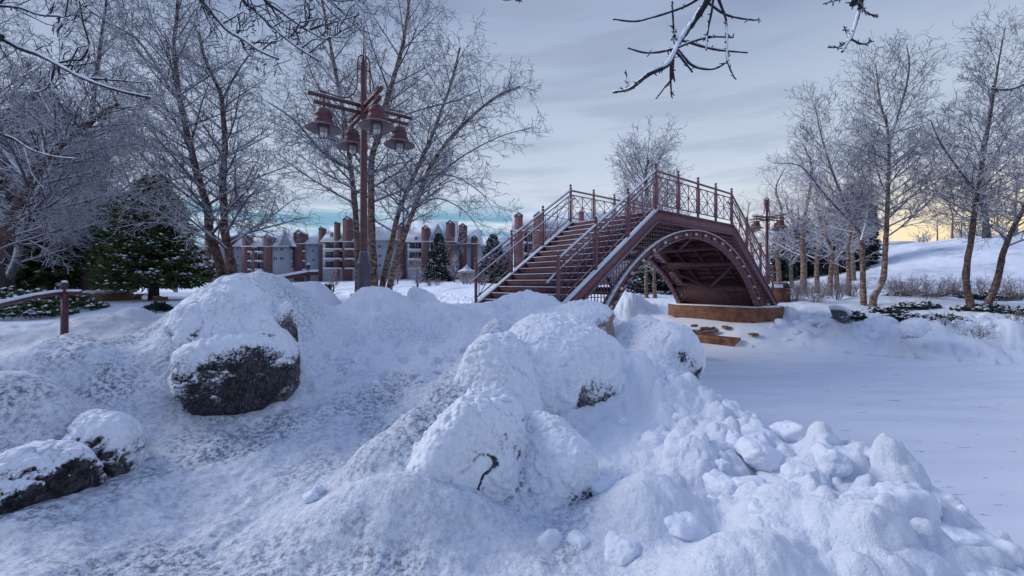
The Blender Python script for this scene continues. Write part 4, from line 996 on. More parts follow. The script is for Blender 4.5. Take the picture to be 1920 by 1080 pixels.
# generic background trees: three kinds, copied
def generic(seed, h, label, twig='frost_twig_pale', name='bare_tree', group='frosted trees of the wood behind the bridge', spread=3.2, limbs=22, maxlev=3, bark='birch'):
    r = random.Random(seed); x = 0; pts = [np.array([0, 0, -.3])]
    for i in range(1, 7): pts.append(np.array([r.uniform(-.25, .25)*i*.35, r.uniform(-.25, .25)*i*.35, h*i/6]))
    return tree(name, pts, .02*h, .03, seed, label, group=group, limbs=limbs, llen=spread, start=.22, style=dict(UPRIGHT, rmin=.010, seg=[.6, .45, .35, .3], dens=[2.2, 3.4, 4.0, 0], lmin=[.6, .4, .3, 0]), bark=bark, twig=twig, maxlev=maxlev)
gens = [generic(301, 9, 'x'), generic(302, 8, 'x', spread=3.6), generic(303, 10, 'x', twig='frost_twig')]
def place(g, px, Y, sc, rz, label, group=None, first=False):
    o = g if first else copy_tree(g)
    x = (px-960)/F*Y; o.location = (x, Y, ground_z(x, Y)-.05); o.rotation_euler = (0, 0, rz); o.scale = (sc, sc, sc); o['label'] = label
    if group: o['group'] = group
    return o
PL = [(0,1505,24,.95,'pale-trunked frosted tree leaning above the shrubs right of the second lamp'),(1,1533,27,.9,'frosted tree second to the right of the second street lamp'),(2,1462,33,.95,'frosted tree directly behind the second street lamp'),
      (0,1440,44,1.0,'distant frosted tree showing through the right railing of the bridge'),(1,1570,34,1.05,'frosted tree in front of the dark columnar evergreens'),(2,1600,40,1.0,'frosted tree at the right end of the dark columnar evergreens'),
      (0,1410,52,1.1,'distant frosted tree just above the right stairs of the bridge'),(1,1485,38,1.0,'frosted tree in the middle of the wood behind the lamp'),(1,1160,44,.62,'small frosted tree left of the round one behind the bridge'),
      (2,1555,22,.62,'thin leaning tree rooted by the shrubs on the right bank'),(0,1590,21,.60,'second thin leaning tree rooted by the shrubs on the right bank'),
      (1,1500,55,1.1,'far frosted tree fading at the back of the wood'),(2,1385,60,1.0,'far frosted tree seen through the railing of the bridge top'),
      (0,1212,23,.60,'slim bare tree seen through the bridge arch, left of two'),(1,1228,22.5,.62,'slim bare tree seen through the bridge arch, right of two'),
      (0,1786,58,.72,'small dark bare tree on the hill skyline, right of the tallest tree'),(1,1758,62,.6,'smallest bare tree on the hill skyline'),(2,1905,52,.9,'bare tree at the hill top behind the edge birch'),
      (2,60,30,1.2,'dark bare tree far behind the left handrail'),(0,210,34,1.2,'bare tree in the haze behind the pine'),(1,130,26,1.1,'bare tree right behind the dark pine'),(2,330,40,1.0,'bare tree behind the snowy spruce'),
      (1,250,28,1.1,'bare tree just left of the snowy spruce'),(0,15,24,1.1,'bare tree at the extreme left behind the junipers')]
used = set()
for g, px, Y, sc, lb in PL:
    place(gens[g], px, Y, sc, px*.37, lb, first=g not in used, group='frosted trees of the wood behind the bridge' if 1300 < px < 1620 else ('bare trees on the hill' if px > 1700 else ('bare trees behind the pines' if px < 400 else 'bare trees seen beyond the arch'))); used.add(g)

# evergreens: boughs of needle tufts, some loaded with snow
def needle_mat(name, c1, c2):
    m, nt, b = new_mat(name); P, Nn = geo(nt)
    nt.links.new(mixc(nt, maprange(nt, noise(nt, P, 3.0, 4, .7), .35, .65), c1, c2), b.inputs['Base Color']); b.inputs['Roughness'].default_value = .7; b.inputs['Specular IOR Level'].default_value = .2
    return m
M['needle'] = needle_mat('spruce_needles', (.026, .055, .024), (.085, .105, .030))
M['needle_cool'] = needle_mat('cool_needles', (.022, .040, .034), (.045, .065, .055))
def tufts(P, D, size, rng, droop=.2, per=5):
    """needle clumps: thin blades fanned round each point"""
    n = len(P); P = np.repeat(P, per, 0); D = np.repeat(D, per, 0); d = D+rng.normal(0, .55, P.shape)+np.array([0, 0, -droop]); d /= np.linalg.norm(d, axis=1, keepdims=True)
    s = np.cross(d, rng.normal(size=P.shape)); s /= np.linalg.norm(s, axis=1, keepdims=True); L = size*(.6+.8*rng.rand(len(P), 1)); w = L*.16
    V = np.stack([P-s*w*.4, P+s*w*.4, P+d*L*.6+s*w, P+d*L, P+d*L*.6-s*w], 1).reshape(-1, 3)
    b = (np.arange(len(P))*5)[:, None]; return V, (b+np.array([[0, 1, 2, 3, 4]])).astype(np.int32)
def snow_pads(P, D, size, rng):
    n = len(P); d = D*np.array([1, 1, .6]); d /= np.maximum(np.linalg.norm(d, axis=1, keepdims=True), 1e-6); s = np.stack([-d[:, 1], d[:, 0], np.zeros(n)], 1); s /= np.maximum(np.linalg.norm(s, axis=1, keepdims=True), 1e-6)
    L = size*(.6+.9*rng.rand(n, 1)); w = L*(.35+.3*rng.rand(n, 1)); up = np.array([[0, 0, 1.]]); h = L*.28
    V = np.stack([P-d*L*.5, P+s*w, P+d*L*.55-up*.1*L, P-s*w, P+up*h, ], 1).reshape(-1, 3); b = (np.arange(n)*5)[:, None]
    Fc = np.concatenate([b+np.array([[0, 3, 4]]), b+np.array([[3, 2, 4]]), b+np.array([[2, 1, 4]]), b+np.array([[1, 0, 4]]), b+np.array([[0, 1, 2]]), b+np.array([[0, 2, 3]])])
    return V, Fc.astype(np.int32)
def conifer(px, Y, ytop, ybase, wpx, label, seed, z_low=.12, snow=.35, mat='needle', tr=.15, name='spruce_tree', tuft=.16, group=None, nb=240, droop=.25, dens=1.0, shape=1.0, X=None):
    rng = np.random.RandomState(seed); x = (px-960)/F*Y; g = ground_z(x, Y)-.1; H = E-(ytop-HY)/F*Y-g; W = wpx/2/F*Y
    R = empty(name, (x, Y, g), label, 'evergreen tree', group); c = np.array([x, Y, g])
    m = MB(); m.tube([c, c+[.02, 0, H*.5], c+[0, .03, H*.97]], [tr*1.15, tr*.6, .02], 10); m.build('trunk', M['bark'], R, True)
    TP = []; TD = []; SP = []; SD = []
    for i in range(nb):
        t = ((i+rng.rand())/nb); z = z_low+(1-z_low)*t; a = i*2.4+rng.normal(0, .4); rad = W*((1-t)**(.8*shape))*(.72+.4*rng.rand())+.12
        dr = -.10-droop*rng.rand()*(1-t) + .25*t; k = max(3, int(rad/(.11/dens)))
        u = np.linspace(.12, 1, k); d = np.array([math.cos(a), math.sin(a), 0]); q = c+np.array([0, 0, z*H])+d*(rad*u)[:, None]; q[:, 2] += rad*(dr*u+.22*u*u)
        sd = np.array([-d[1], d[0], 0]); 
        for sgn in (-1, 0, 1):
            wd = rad*.30*(1-.55*u)*sgn*np.minimum(1, u*2.2)
            qq = q+sd*wd[:, None]+rng.normal(0, .045, q.shape)
            TP.append(qq); TD.append(np.tile(d+sd*sgn*.8, (k, 1)))
            if rng.rand() < snow*1.6:
                sel = rng.rand(k) < snow*2.2; SP.append(qq[sel]+np.array([0, 0, .05])); SD.append(np.tile(d, (int(sel.sum()), 1)))
    V, Fc = tufts(np.vstack(TP), np.vstack(TD), tuft, rng); f = mesh_obj('foliage', V, Fc, M[mat], R)
    if SP:
        V, Fc = snow_pads(np.vstack(SP), np.vstack(SD), tuft*.7, rng); mesh_obj('snow_load', V, Fc, M['snow'], f)
    return R
conifer(288, 14.5, 335, 562, 170, 'green spruce with snow on its boughs, standing alone left of the apartments', 401, .16, .38, nb=300, tr=.15)
conifer(85, 17.5, 190, 545, 250, 'big dark pine behind the leaning tree at the left', 402, .10, .22, nb=330, tr=.24, mat='needle', name='pine_tree', tuft=.26, dens=.7, droop=.5, shape=.7)
conifer(1225, 27, 478, 560, 150, 'snowy green spruce seen through the bridge arch', 403, .03, .45, nb=120, group='snowy evergreens across the pond', mat='needle_cool', tuft=.2, dens=.7, tr=.12)
conifer(823, 105, 440, 500, 52, 'tall snow-dusted spruce in front of the brick chimneys, left of the gazebo', 404, .02, .4, nb=130, group='snowy evergreens across the pond', mat='needle_cool', tuft=.7, dens=.22, tr=.2)
conifer(925, 85, 442, 515, 60, 'snow-dusted spruce right of the gazebo, behind the stair railing', 405, .02, .45, nb=130, group='snowy evergreens across the pond', mat='needle_cool', tuft=.6, dens=.25, tr=.2)
conifer(803, 100, 494, 505, 34, 'low snowy evergreen bush at the foot of the tall dusted spruce', 406, .0, .5, nb=60, group='snowy evergreens across the pond', mat='needle_cool', tuft=.5, dens=.3, tr=.1, name='evergreen_bush')
for k, (px, yt, w, Y, lb) in enumerate([(1553,392,30,48,'first dark columnar evergreen from the left behind the frosted wood'),(1574,376,28,47,'second dark columnar evergreen, wider than its left neighbour'),(1600,346,30,46,'tallest dark columnar evergreen behind the frosted wood'),(1625,388,28,47,'last dark columnar evergreen, towards the hill'),(1470,430,36,50,'dark evergreen low behind the second street lamp'),(1505,412,36,50,'dark evergreen in the shade behind the pale leaning trunks')]):
    conifer(px, Y, yt, 505, w, lb, 410+k, .0, 0, nb=150, group='dark evergreens behind the wood', mat='needle_cool', tuft=.45, dens=.3, tr=.15, name='columnar_evergreen', shape=.35)

# shrubs
def shrub(px, py, Y, h, w, label, seed, group, twig='frost_twig', stems=26, name='shrub', copies=()):
    rng = random.Random(seed); x = (px-960)/F*Y; z = ground_z(x, Y)
    S = []; st = dict(UPRIGHT, rmin=.0035 if Y < 25 else .012, seg=[.12, .1, .1, .1] if Y < 25 else [.5, .4, .4, .4], dens=[9, 10, 0, 0] if Y < 25 else [2.2, 2.5, 0, 0], lmin=[.12, .08, .05, 0] if Y < 25 else [.5, .3, .2, 0], trop=[.02, .01, 0, 0], wob=[.16, .2, .2, 0])
    for i in range(stems):
        a = rng.uniform(0, 6.28); sp = rng.random()**.6; d = np.array([math.cos(a)*sp*w/h, math.sin(a)*sp*w/h, 1.0]); d /= np.linalg.norm(d)
        grow(S, rng, (x+math.cos(a)*w*.15*sp, Y+math.sin(a)*w*.15*sp, z-.03), tuple(d), h*rng.uniform(.7, 1.15), .009 if Y < 25 else .03, 0, 2, st)
    V, Fc = segs_to_mesh(S, 3); o = mesh_obj(name, V, Fc, M[twig], None, False, loc=(x, Y, z)); tag(o, label, 'shrub', group); return o
SH = [(1300+190,18.0,'bare twiggy bush left of the pale leaning trunks'),(1530,17.0,'bare twiggy bush under the pale leaning trunks'),(1570,17.5,'bare twiggy bush left of the two right-bank trunks'),(1700,17.0,'bare bush with upright twigs right of the tallest tree'),(1745,16.0,'bare bush halfway between the tallest tree and the edge birches'),
      (1790,17.5,'bare bush touching the left edge birch'),(1900,16.0,'bare bush at the right edge behind the birch trunks'),(1680,19.0,'sparse bush right behind the tallest trunk'),(1840,18.5,'sparse bush behind the gap of the edge birches'),(1510,20.5,'thin bush at the back near the terracotta wall'),(1600,20.5,'thin bush between the thin leaning trees')]
for k, (px, Y, lb) in enumerate(SH): shrub(px, 0, Y, .95, .75, lb, 500+k, 'bare bushes on the far bank', stems=22, twig='brown_twig')
for k, (px, Y, lb) in enumerate([(1770,12.2,'spiky bare bush on the near slope of the right bank'),(1830,11.6,'low sprawling bare bush above the ploughed bank'),(1905,12.0,'low bare bush against the right edge above the ploughed bank'),(1535,13.6,'tiny dry twigs poking through the snow right of the stone block')]):
    shrub(px, 0, Y, .42 if k < 3 else .25, .8, lb, 520+k, 'low dry bushes above the bank', twig='brown_twig', stems=22 if k < 3 else 9)
def juniper(px, Y, w, h, label, seed, mat='needle_cool', group='low junipers half buried in snow'):
    rng = np.random.RandomState(seed); x = (px-960)/F*Y; z = ground_z(x, Y); n = int(260*w)
    a = rng.rand(n)*6.283; r = np.sqrt(rng.rand(n)); X = x+np.cos(a)*r*w; Yy = Y+np.sin(a)*r*w*.6; zz = z+h*(1-r*r)*rng.rand(n)+.02
    P = np.stack([X, Yy, zz], 1); D = np.stack([np.cos(a), np.sin(a)*.6, np.full(n, .5)], 1)
    V, Fc = tufts(P, D, .13, rng, 0, 7)
    R = empty('juniper', (x, Y, z), label, 'juniper', group); f = mesh_obj('foliage', V, Fc, M[mat], R)
    if w < .4: return R
    sel = rng.rand(n) < .5; V, Fc = snow_pads(P[sel]+np.array([0, 0, .07]), D[sel], .13, rng); mesh_obj('snow_load', V, Fc, M['snow'], R)
for k, (px, Y, w, h, lb) in enumerate([(1595,13.6,.45,.16,'dark juniper hugging the snow-capped dark rock'),(1660,14.6,.7,.2,'dark juniper around the foot of the tallest tree'),(1720,15.0,.7,.18,'juniper right of the tallest trunk'),(1700,13.4,.6,.15,'low juniper above the rounded snow-covered rock'),
      (1845,14.1,.9,.18,'juniper patch round the two edge birch trunks'),(1900,13.6,.8,.18,'juniper patch at the right edge'),(1705,18.4,1.0,.25,'wide juniper on the slope behind the tallest tree'),(1790,17.8,1.0,.25,'wide juniper on the slope, middle one'),(1870,17.6,1.0,.22,'wide juniper on the slope, towards the right edge'),(1770,12.9,.6,.14,'flat juniper between the ploughed bank and the slope')]):
    juniper(px, Y, w, h, lb, 540+k)
for k, (px, Y, lb) in enumerate([(15,13.0,'dark snowy juniper bed at the extreme left below the trees'),(75,12.6,'dark snowy juniper bed behind the left handrail'),(112,12.2,'dark snowy juniper under the knob of the left handrail'),(45,11.4,'dark snowy juniper nearest the left handrail')]):
    juniper(px, Y, 1.2, .45, lb, 560+k, 'needle', 'dark junipers by the ramp')
juniper(296, 12.0, .3, .18, 'small dark snowy bush in the dip left of the biggest boulder', 570)

# ------------------------------------------------------------------ limbs of two near trees hanging into the picture
def limb_tree(label, trunk, groups, seed, join):
    rng = random.Random(seed)
    R = empty('overhanging_tree', trunk[0], label, 'tree', 'near trees with overhanging limbs')
    V, Fc, P, RR = trunk_mesh(trunk, .19, .09, seed); mesh_obj('trunk', V, Fc, M['bark'], R, True)
    for Y, r0, main, subs, lead, twigs in groups:
        S = []; SQ = []; m = MB(); sn = MB()
        pts = list(lead)+[at(x, y, Y+.25*math.sin(i*.7)) for i, (x, y) in enumerate(main)]
        Q = spline(pts, 6); nl = 6*len(lead); rr = [r0*(2.2-1.2*min(1, i/max(nl, 1))) if i < nl else r0*(1-.62*(i-nl)/max(len(Q)-nl, 1)) for i in range(len(Q))]
        rr = [q*rng.uniform(.84, 1.16) for q in rr]
        m.tube(Q, rr, 8); sn.tube(Q+np.array([0, 0, 1])*np.array(rr)[:, None]*.55, [q*.86 for q in rr], 8)
        for sb in subs:
            k = len(sb); q = spline([at(x, y, Y+.25*math.sin(i*.9)*.3+.1*rng.uniform(-1, 1)*0) for i, (x, y) in enumerate(sb)], 5)
            # start exactly on the main limb
            d = np.linalg.norm(Q-q[0], axis=1); sh = Q[int(np.argmin(d))]-q[0]
            if np.linalg.norm(sh) < .6: q = q+sh*np.linspace(1, 0, len(q))[:, None]
            SQ.append(q); r1 = r0*.42; rs_ = np.linspace(r1, r1*.5, len(q))*np.array([rng.uniform(.85, 1.18) for _ in q]); m.tube(q, list(rs_), 7); sn.tube(q+np.array([0, 0, 1])*rs_[:, None]*.6, list(rs_*.85), 7)
            if twigs:
                for t in range(twigs):
                    i = rng.randrange(1, len(q)-1); dd = q[i+1]-q[i]; dd /= np.linalg.norm(dd); sd = np.array([dd[2], 0, -dd[0]])*rng.choice([-1, 1])
                    a = q[i]; e1 = a+(dd*.6+sd)*.07*rng.uniform(.6, 1.3); e2 = e1+(dd+sd*.4)*.05; m.tube([a, e1, e2], [.004, .0035, .003], 5)
        for t in range(twigs*2):
            i = rng.randrange(nl+1, len(Q)-1); dd = Q[i+1]-Q[i]; dd /= np.linalg.norm(dd); sd = np.array([dd[2], rng.uniform(-.5, .5), -dd[0]])*rng.choice([-1, 1])
            a = Q[i]; L = rng.uniform(.10, .45); e1 = a+(dd*.8+sd)*L*.5; e2 = e1+(dd+sd*.3)*L*.5; m.tube([a, e1, e2], [.006, .0045, .0035], 5); sn.tube([a+[0,0,.003], e1+[0,0,.003], e2+[0,0,.003]], [.005, .004, .003], 5)
            for u in range(2):
                b = e1+(e2-e1)*rng.random(); s2 = np.array([dd[2], 0, -dd[0]])*rng.choice([-1, 1]); m.tube([b, b+(dd*.7+s2)*L*.3], [.0035, .003], 5)
        for t in range(26+len(subs)*9):      # buds and rime along the wood
            i = rng.randrange(nl, len(Q)-1); a = Q[i]
            if SQ and rng.random() < .75:
                q = rng.choice(SQ); j = rng.randrange(len(q)-1); a = q[j]+(q[j+1]-q[j])*rng.random()
            s2 = np.array([rng.gauss(0, 1), 0, rng.gauss(0, 1)]); s2 /= np.linalg.norm(s2); m.tube([a, a+s2*rng.uniform(.016, .04)], [.006, .003], 5)
        br = m.build('branch', M['limb_snowy'], R, True); sn.build('snow_strip', M['snow'], br, True)
RIGHT = [
 (3.0, .025, [(1340,-25),(1327,0),(1305,35),(1285,62),(1272,82),(1260,107),(1247,125),(1220,137),(1200,152),(1180,167),(1150,173)],
  [[(1272,82),(1240,92),(1210,96),(1177,90)],[(1280,80),(1310,70),(1340,66),(1375,70)],[(1355,-20),(1362,10),(1370,40),(1369,75),(1367,115),(1377,146)],[(1370,38),(1390,50),(1410,47),(1426,38)],[(1370,70),(1385,90),(1402,99)],
   [(1280,84),(1305,117),(1330,127),(1350,125),(1367,112)],[(1356,-10),(1345,30),(1332,65),(1324,94)],[(1305,118),(1303,128),(1299,136)],[(1247,125),(1249,160),(1240,172),(1230,185)],[(1249,155),(1253,170),(1259,181)],[(1248,165),(1257,158),(1265,153)],
   [(1290,-30),(1260,0),(1240,15),(1205,30),(1180,39),(1149,36)],[(1190,-30),(1210,-2),(1235,8),(1260,2)],[(1200,152),(1187,142),(1172,131)],[(1232,135),(1218,147),(1205,145)],[(1282,68),(1270,66),(1266,57)]],
  [np.array([.2,-2.4,4.6]), np.array([1.3,-.5,5.3]), np.array([1.75,1.6,5.0])], 0),
 (3.0, .018, [(1625,-30),(1616,0),(1612,15),(1605,40),(1597,67),(1588,82),(1579,97)],
  [[(1597,67),(1575,85),(1552,89)],[(1600,70),(1620,81),(1639,77)],[(1615,12),(1630,31),(1645,29)],[(1597,67),(1589,58),(1582,48)],[(1614,14),(1600,10),(1595,5)],[(1575,-20),(1560,0),(1543,7)]],
  [np.array([.3,-2.3,4.4]), np.array([2.2,-.4,5.2]), np.array([2.9,1.8,5.0])], 0),
 (3.0, .013, [(1980,120),(1950,140),(1920,158),(1895,167),(1875,168),(1860,166)], [], [np.array([.4,-2.2,4.2]), np.array([3.2,.2,4.8]), np.array([4.2,2.0,4.4])], 0)]
limb_tree('near tree whose snow-laden branch tips hang in from the top above the bridge', [np.array([.1,-2.9,.3]), np.array([.15,-2.85,2.2]), np.array([.2,-2.6,4.2]), np.array([.3,-2.4,5.4])], RIGHT, 31, None)
LEFT = [
 (3.4, .022, [(-40,55),(0,72),(37,91),(70,102),(104,119),(148,143),(193,161),(237,174),(281,183)],
  [[(70,101),(107,98),(130,100),(148,85),(156,74),(150,37),(148,-5)],[(70,104),(78,126),(78,159),(63,174)],[(107,100),(141,111),(174,118)],[(80,133),(96,145),(122,147)],[(200,163),(241,159),(278,156)]],
  [np.array([-4.9,-1.2,3.9]), np.array([-5.6,1.0,4.3]), np.array([-5.2,2.6,4.1])], 5),
 (3.2, .020, [(350,-50),(374,-4),(396,22),(426,56),(456,74),(489,96),(522,111)],
  [[(422,52),(444,85),(474,107),(500,120)],[(459,70),(481,72),(515,76),(517,60)],[(385,5),(375,25),(372,45)],[(400,28),(430,35),(445,25)]],
  [np.array([-4.8,-1.3,4.2]), np.array([-4.4,.8,5.0]), np.array([-3.6,2.2,4.9])], 5),
 (3.3, .017, [(430,-50),(455,0),(481,22),(518,57),(556,87),(600,115)],
  [[(460,5),(470,40),(478,67)],[(500,40),(530,48),(560,45)],[(540,72),(550,60),(548,48)]],
  [np.array([-4.7,-1.3,4.4]), np.array([-4.0,.9,5.2]), np.array([-3.0,2.3,5.0])], 5),
 (3.3, .016, [(470,-50),(496,0),(526,22),(563,48),(607,74)],
  [[(548,-20),(570,12),(607,24),(674,28)],[(530,25),(560,22),(580,10)],[(575,54),(600,50),(620,60)],[(607,24),(625,35),(645,40),(672,42)]],
  [np.array([-4.7,-1.2,4.5]), np.array([-3.8,1.0,5.3]), np.array([-2.8,2.4,5.1])], 6),
 (3.6, .014, [(-60,5),(0,11),(37,15),(74,28),(111,31),(144,41)],
  [[(37,15),(70,10),(95,20)],[(74,28),(95,42),(118,50)],[(111,31),(135,22),(160,25)]],
  [np.array([-4.9,-1.1,4.1]), np.array([-5.8,1.2,4.9]), np.array([-5.4,2.8,4.8])], 6),
 (3.4, .013, [(-50,240),(0,252),(30,263),(59,281),(100,293),(146,298)], [[(10,254),(35,250),(55,243)]],
  [np.array([-5.0,-1.2,3.2]), np.array([-5.7,1.0,3.6]), np.array([-5.2,2.6,3.4])], 2),
 (3.5, .010, [(560,-40),(600,-6),(640,2),(690,-4)], [[(600,-4),(580,12),(560,30)],[(985,-8),(972,2),(966,-3)]], [np.array([-4.7,-1.2,4.6]), np.array([-3.4,1.0,5.5]), np.array([-2.4,2.4,5.3])], 5)]
limb_tree('near tree whose thick snowy limbs cross the top left corner', [np.array([-5.0,-1.9,.3]), np.array([-4.95,-1.8,2.0]), np.array([-4.9,-1.5,3.6]), np.array([-4.7,-1.3,4.8])], LEFT, 32, None)
# ------------------------------------------------------------------ apartments across the pond, gazebo and small things there
M['siding'] = plain('grey_siding', (.27, .30, .37), .8, .10, .6)
M['siding_dark'] = plain('blue_grey_siding', (.30, .33, .42), .8, .10, .6)
def brick_mat():
    m, nt, b = new_mat('red_brick'); P, Nn = geo(nt)
    c = mixc(nt, maprange(nt, noise(nt, P, 2.0, 5, .8), .35, .65), (.14, .066, .070), (.095, .048, .055)); nt.links.new(c, b.inputs['Base Color']); b.inputs['Roughness'].default_value = .85
    return m
M['brick'] = brick_mat()
M['brick_pink'] = plain('pale_red_brick', (.25, .11, .12), .85, .2, 1.5)
M['trim'] = plain('white_trim', (.50, .52, .58), .7, .06, 1.0)
M['opening'] = plain('dark_recess', (.035, .035, .05), .6, .3, 1.0)
def pane_mat(name, c, em=0):
    m, nt, b = new_mat(name); b.inputs['Base Color'].default_value = (*c, 1); b.inputs['Roughness'].default_value = .08; b.inputs['Specular IOR Level'].default_value = .7
    if em: b.inputs['Emission Color'].default_value = (1, .72, .32, 1); b.inputs['Emission Strength'].default_value = em
    return m
M['pane'] = pane_mat('window_pane', (.05, .06, .08)); M['pane_reflection'] = pane_mat('reflecting_window_pane', (.5, .4, .2), 1.3)  # warm reflection on one pane painted as emission
M['roof_snow'] = plain('snowy_roof', (.72, .76, .84), .8, .12, .25)
def block(label, Y, x0, x1, eave, ridge, base=516, towers=(), balc=(), wins=(), gables=(), depth=16, wall='siding', glowing=(), brick='brick', hip=0):
    """apartment house seen between columns x0..x1; rows give eave, ridge and ground line"""
    sc = Y/F; X = lambda p: (p-960)*sc; Z = lambda r: E-(r-HY)*sc
    z0 = Z(base)-2.5; xa, xb = X(x0), X(x1)
    R = empty('apartment_block', ((xa+xb)/2, Y+depth/2, z0), label, 'apartment block', 'brick and siding apartments across the pond')
    m = MB(); m.box(xa, xb, Y, Y+depth, z0, Z(eave)); m.build('wall', M[wall], R)
    # roof: ridge parallel to the front, gable ends
    ze, zr = Z(eave), E+(HY-ridge)*(Y+depth/2)/F; o = .6; m = MB(); y0, y1 = Y-o, Y+depth+o; ym = Y+depth/2; h = (xb-xa)*hip
    m.add([(xa-o, y0, ze-.1), (xb+o, y0, ze-.1), (xb+o, y1, ze-.1), (xa-o, y1, ze-.1), (xa-o+h, ym, zr), (xb+o-h, ym, zr)],
          [(0, 1, 5, 4), (2, 3, 4, 5), (1, 2, 5), (3, 0, 4), (0, 3, 2, 1)])
    rf = m.build('roof', M['roof_snow'], R)
    m = MB(); m.bar((xa-o, y0-.06, ze-.22), (xb+o, y0-.06, ze-.22), .12, .3); m.build('fascia', M['trim'], R)
    for gx0, gx1, gy in gables:      # cross gables facing the pond
        a, b = X(gx0), X(gx1); zt = Z(gy); m = MB(); zb = ze-.1; mx = (a+b)/2
        m.add([(a, Y-.3, zb), (b, Y-.3, zb), (mx, Y-.3, zt), (a, ym, zb), (b, ym, zb), (mx, ym, zt)], [(0, 1, 2), (5, 4, 3), (0, 3, 4, 1)]); g = m.build('gable', M[wall], R)
        m = MB(); t = .25
        for (p, q) in (((a-.4, zb-.2), (mx, zt)), ((b+.4, zb-.2), (mx, zt))):
            m.loft([(p[0], Y-.7, p[1]+.02), (p[0], ym, p[1]+.02), (p[0], ym, p[1]+t), (p[0], Y-.7, p[1]+t)], [(q[0], Y-.7, q[1]+.02), (q[0], ym, q[1]+.02), (q[0], ym, q[1]+t), (q[0], Y-.7, q[1]+t)])
        m.build('roof', M['roof_snow'], g)
    for tx0, tx1, ty in towers:
        a, b = X(tx0), X(tx1); w = b-a; m = MB(); zt = Z(ty); pr = .7
        m.box(a, b, Y-pr, Y+w*.8, z0, zt-w*.38); zs = zt-w*.38
        m.add([(a, Y-pr, zs), (b, Y-pr, zs), ((a+b)/2, Y-pr, zt), (a, Y+w*.8, zs), (b, Y+w*.8, zs), ((a+b)/2, Y+w*.8, zt)], [(0, 1, 2), (5, 4, 3), (0, 3, 4, 1)])
        t = m.build('brick_tower', M[brick], R)
        m = MB()
        for (p, q) in (((a-.15, zs-.1), ((a+b)/2, zt)), ((b+.15, zs-.1), ((a+b)/2, zt))):
            m.loft([(p[0], Y-pr-.2, p[1]+.01), (p[0], Y+w*.85, p[1]+.01), (p[0], Y+w*.85, p[1]+.22), (p[0], Y-pr-.2, p[1]+.22)], [(q[0], Y-pr-.2, q[1]+.01), (q[0], Y+w*.85, q[1]+.01), (q[0], Y+w*.85, q[1]+.22), (q[0], Y-pr-.2, q[1]+.22)])
        m.build('tower_roof', M['roof_snow'], t)
        m = MB(); m.box((a+b)/2-w*.16, (a+b)/2+w*.16, Y-pr-.03, Y-pr, zs-w*.02, zs+w*.18); m.build('vent', M['trim'], t)
    for bx0, bx1, rows in balc:
        a, b = X(bx0)+.05, X(bx1)-.05
        for r in rows:
            z = Z(r); m = MB(); m.box(a+.2, b-.2, Y-.05, Y-.002, z+.25, z+2.35); op = m.build('balcony_door', M['opening'], R)
            m = MB(); m.box((a+b)/2-.06, (a+b)/2+.06, Y-.09, Y-.051, z+.25, z+2.35); m.box(a+(b-a)*.7, a+(b-a)*.7+.08, Y-.09, Y-.051, z+.25, z+2.35); m.build('door_frame', M['trim'], op)
            m = MB(); m.box(a, b, Y-1.5, Y-.01, z-.15, z+.02); m.box(a, b, Y-1.55, Y-1.5, z-.35, z+.20); bl = m.build('balcony', M['trim'], R)
            m = MB(); m.box(a, b, Y-1.52, Y-1.47, z+.95, z+1.05)
            k = max(4, int((b-a)/.35))
            for i in range(k+1): q = a+.03+(b-a-.06)*i/k; m.box(q-.025, q+.025, Y-1.51, Y-1.48, z+.2, z+.95)
            m.build('railing', M['opening'], bl)
    for i, (wx, wy, ww, wh) in enumerate(wins):
        a, b, zz0, zz1 = X(wx-ww/2), X(wx+ww/2), Z(wy+wh/2), Z(wy-wh/2)
        m = MB(); m.box(a-.14, b+.14, Y-.08, Y-.002, zz0-.14, zz1+.14); f = m.build('window', M['trim'], R)
        m = MB(); m.box(a, (a+b)/2-.05, Y-.10, Y-.081, zz0, zz1); m.box((a+b)/2+.05, b, Y-.10, Y-.081, zz0, zz1); m.build('pane', M['pane_reflection'] if i in glowing else M['pane'], f)
    return R
BY = 146
W3 = lambda xs, ys, w=5, h=6: [(x, y, w, h) for x in xs for y in ys]
block('grey apartment wing at the far left between the spruce and the twin birches', BY+6, 372, 457, 461, 437, towers=[(386,396,439),(424,437,441)], balc=[(398,414,(472,489,505))], wins=W3((433.5,446.5),(467,482,497)))
block('apartment wing with four brick towers and stacked balconies left of the tall lamp', BY, 457, 541, 461, 434, towers=[(456,469,439),(476,482,462),(496,511,439)], balc=[(469,476,(472,489,505)),(482,496,(472,489,505))], wins=[(517,468,6,6),(529,468,8,6),(517,485,6,6),(529,485,8,6)], gables=[(524,548,431)])
block('apartment wing with a broad gabled brick tower behind the far handrail', BY+3, 541, 603, 456, 437, towers=[(552,571,431),(599,609,425)], balc=[(541,552,(471,489,505)),(571,576,(471,489,505))], wins=W3((588,),(470,487),5,6))
block('brick apartment wing half hidden by the left birch trunk of the central clump', BY-2, 605, 668, 452, 426, towers=[(644,661,405),(628,636,415)], balc=[(609,644,(467,485,503)),(649,668,(467,485,503))], wins=[(648,440,4,9),(622,440,5,8)])
block('long grey apartment wing with a snowy roof right behind the lamp post', BY, 669, 762, 449, 417, towers=[(746,760,419)], wins=W3((690,712,730),(462,480,497),6,6), wall='siding', gables=[(676,706,419)])
block('apartment wing with a steep snowy roof behind the dusted spruce', BY-4, 764, 850, 452, 414, towers=[(791,805,423),(837,852,413)], balc=[(766,791,(468,486,503)),(806,836,(468,486,503))], wins=[(780,447,5,6),(822,445,8,7)], gables=[(806,838,420)])
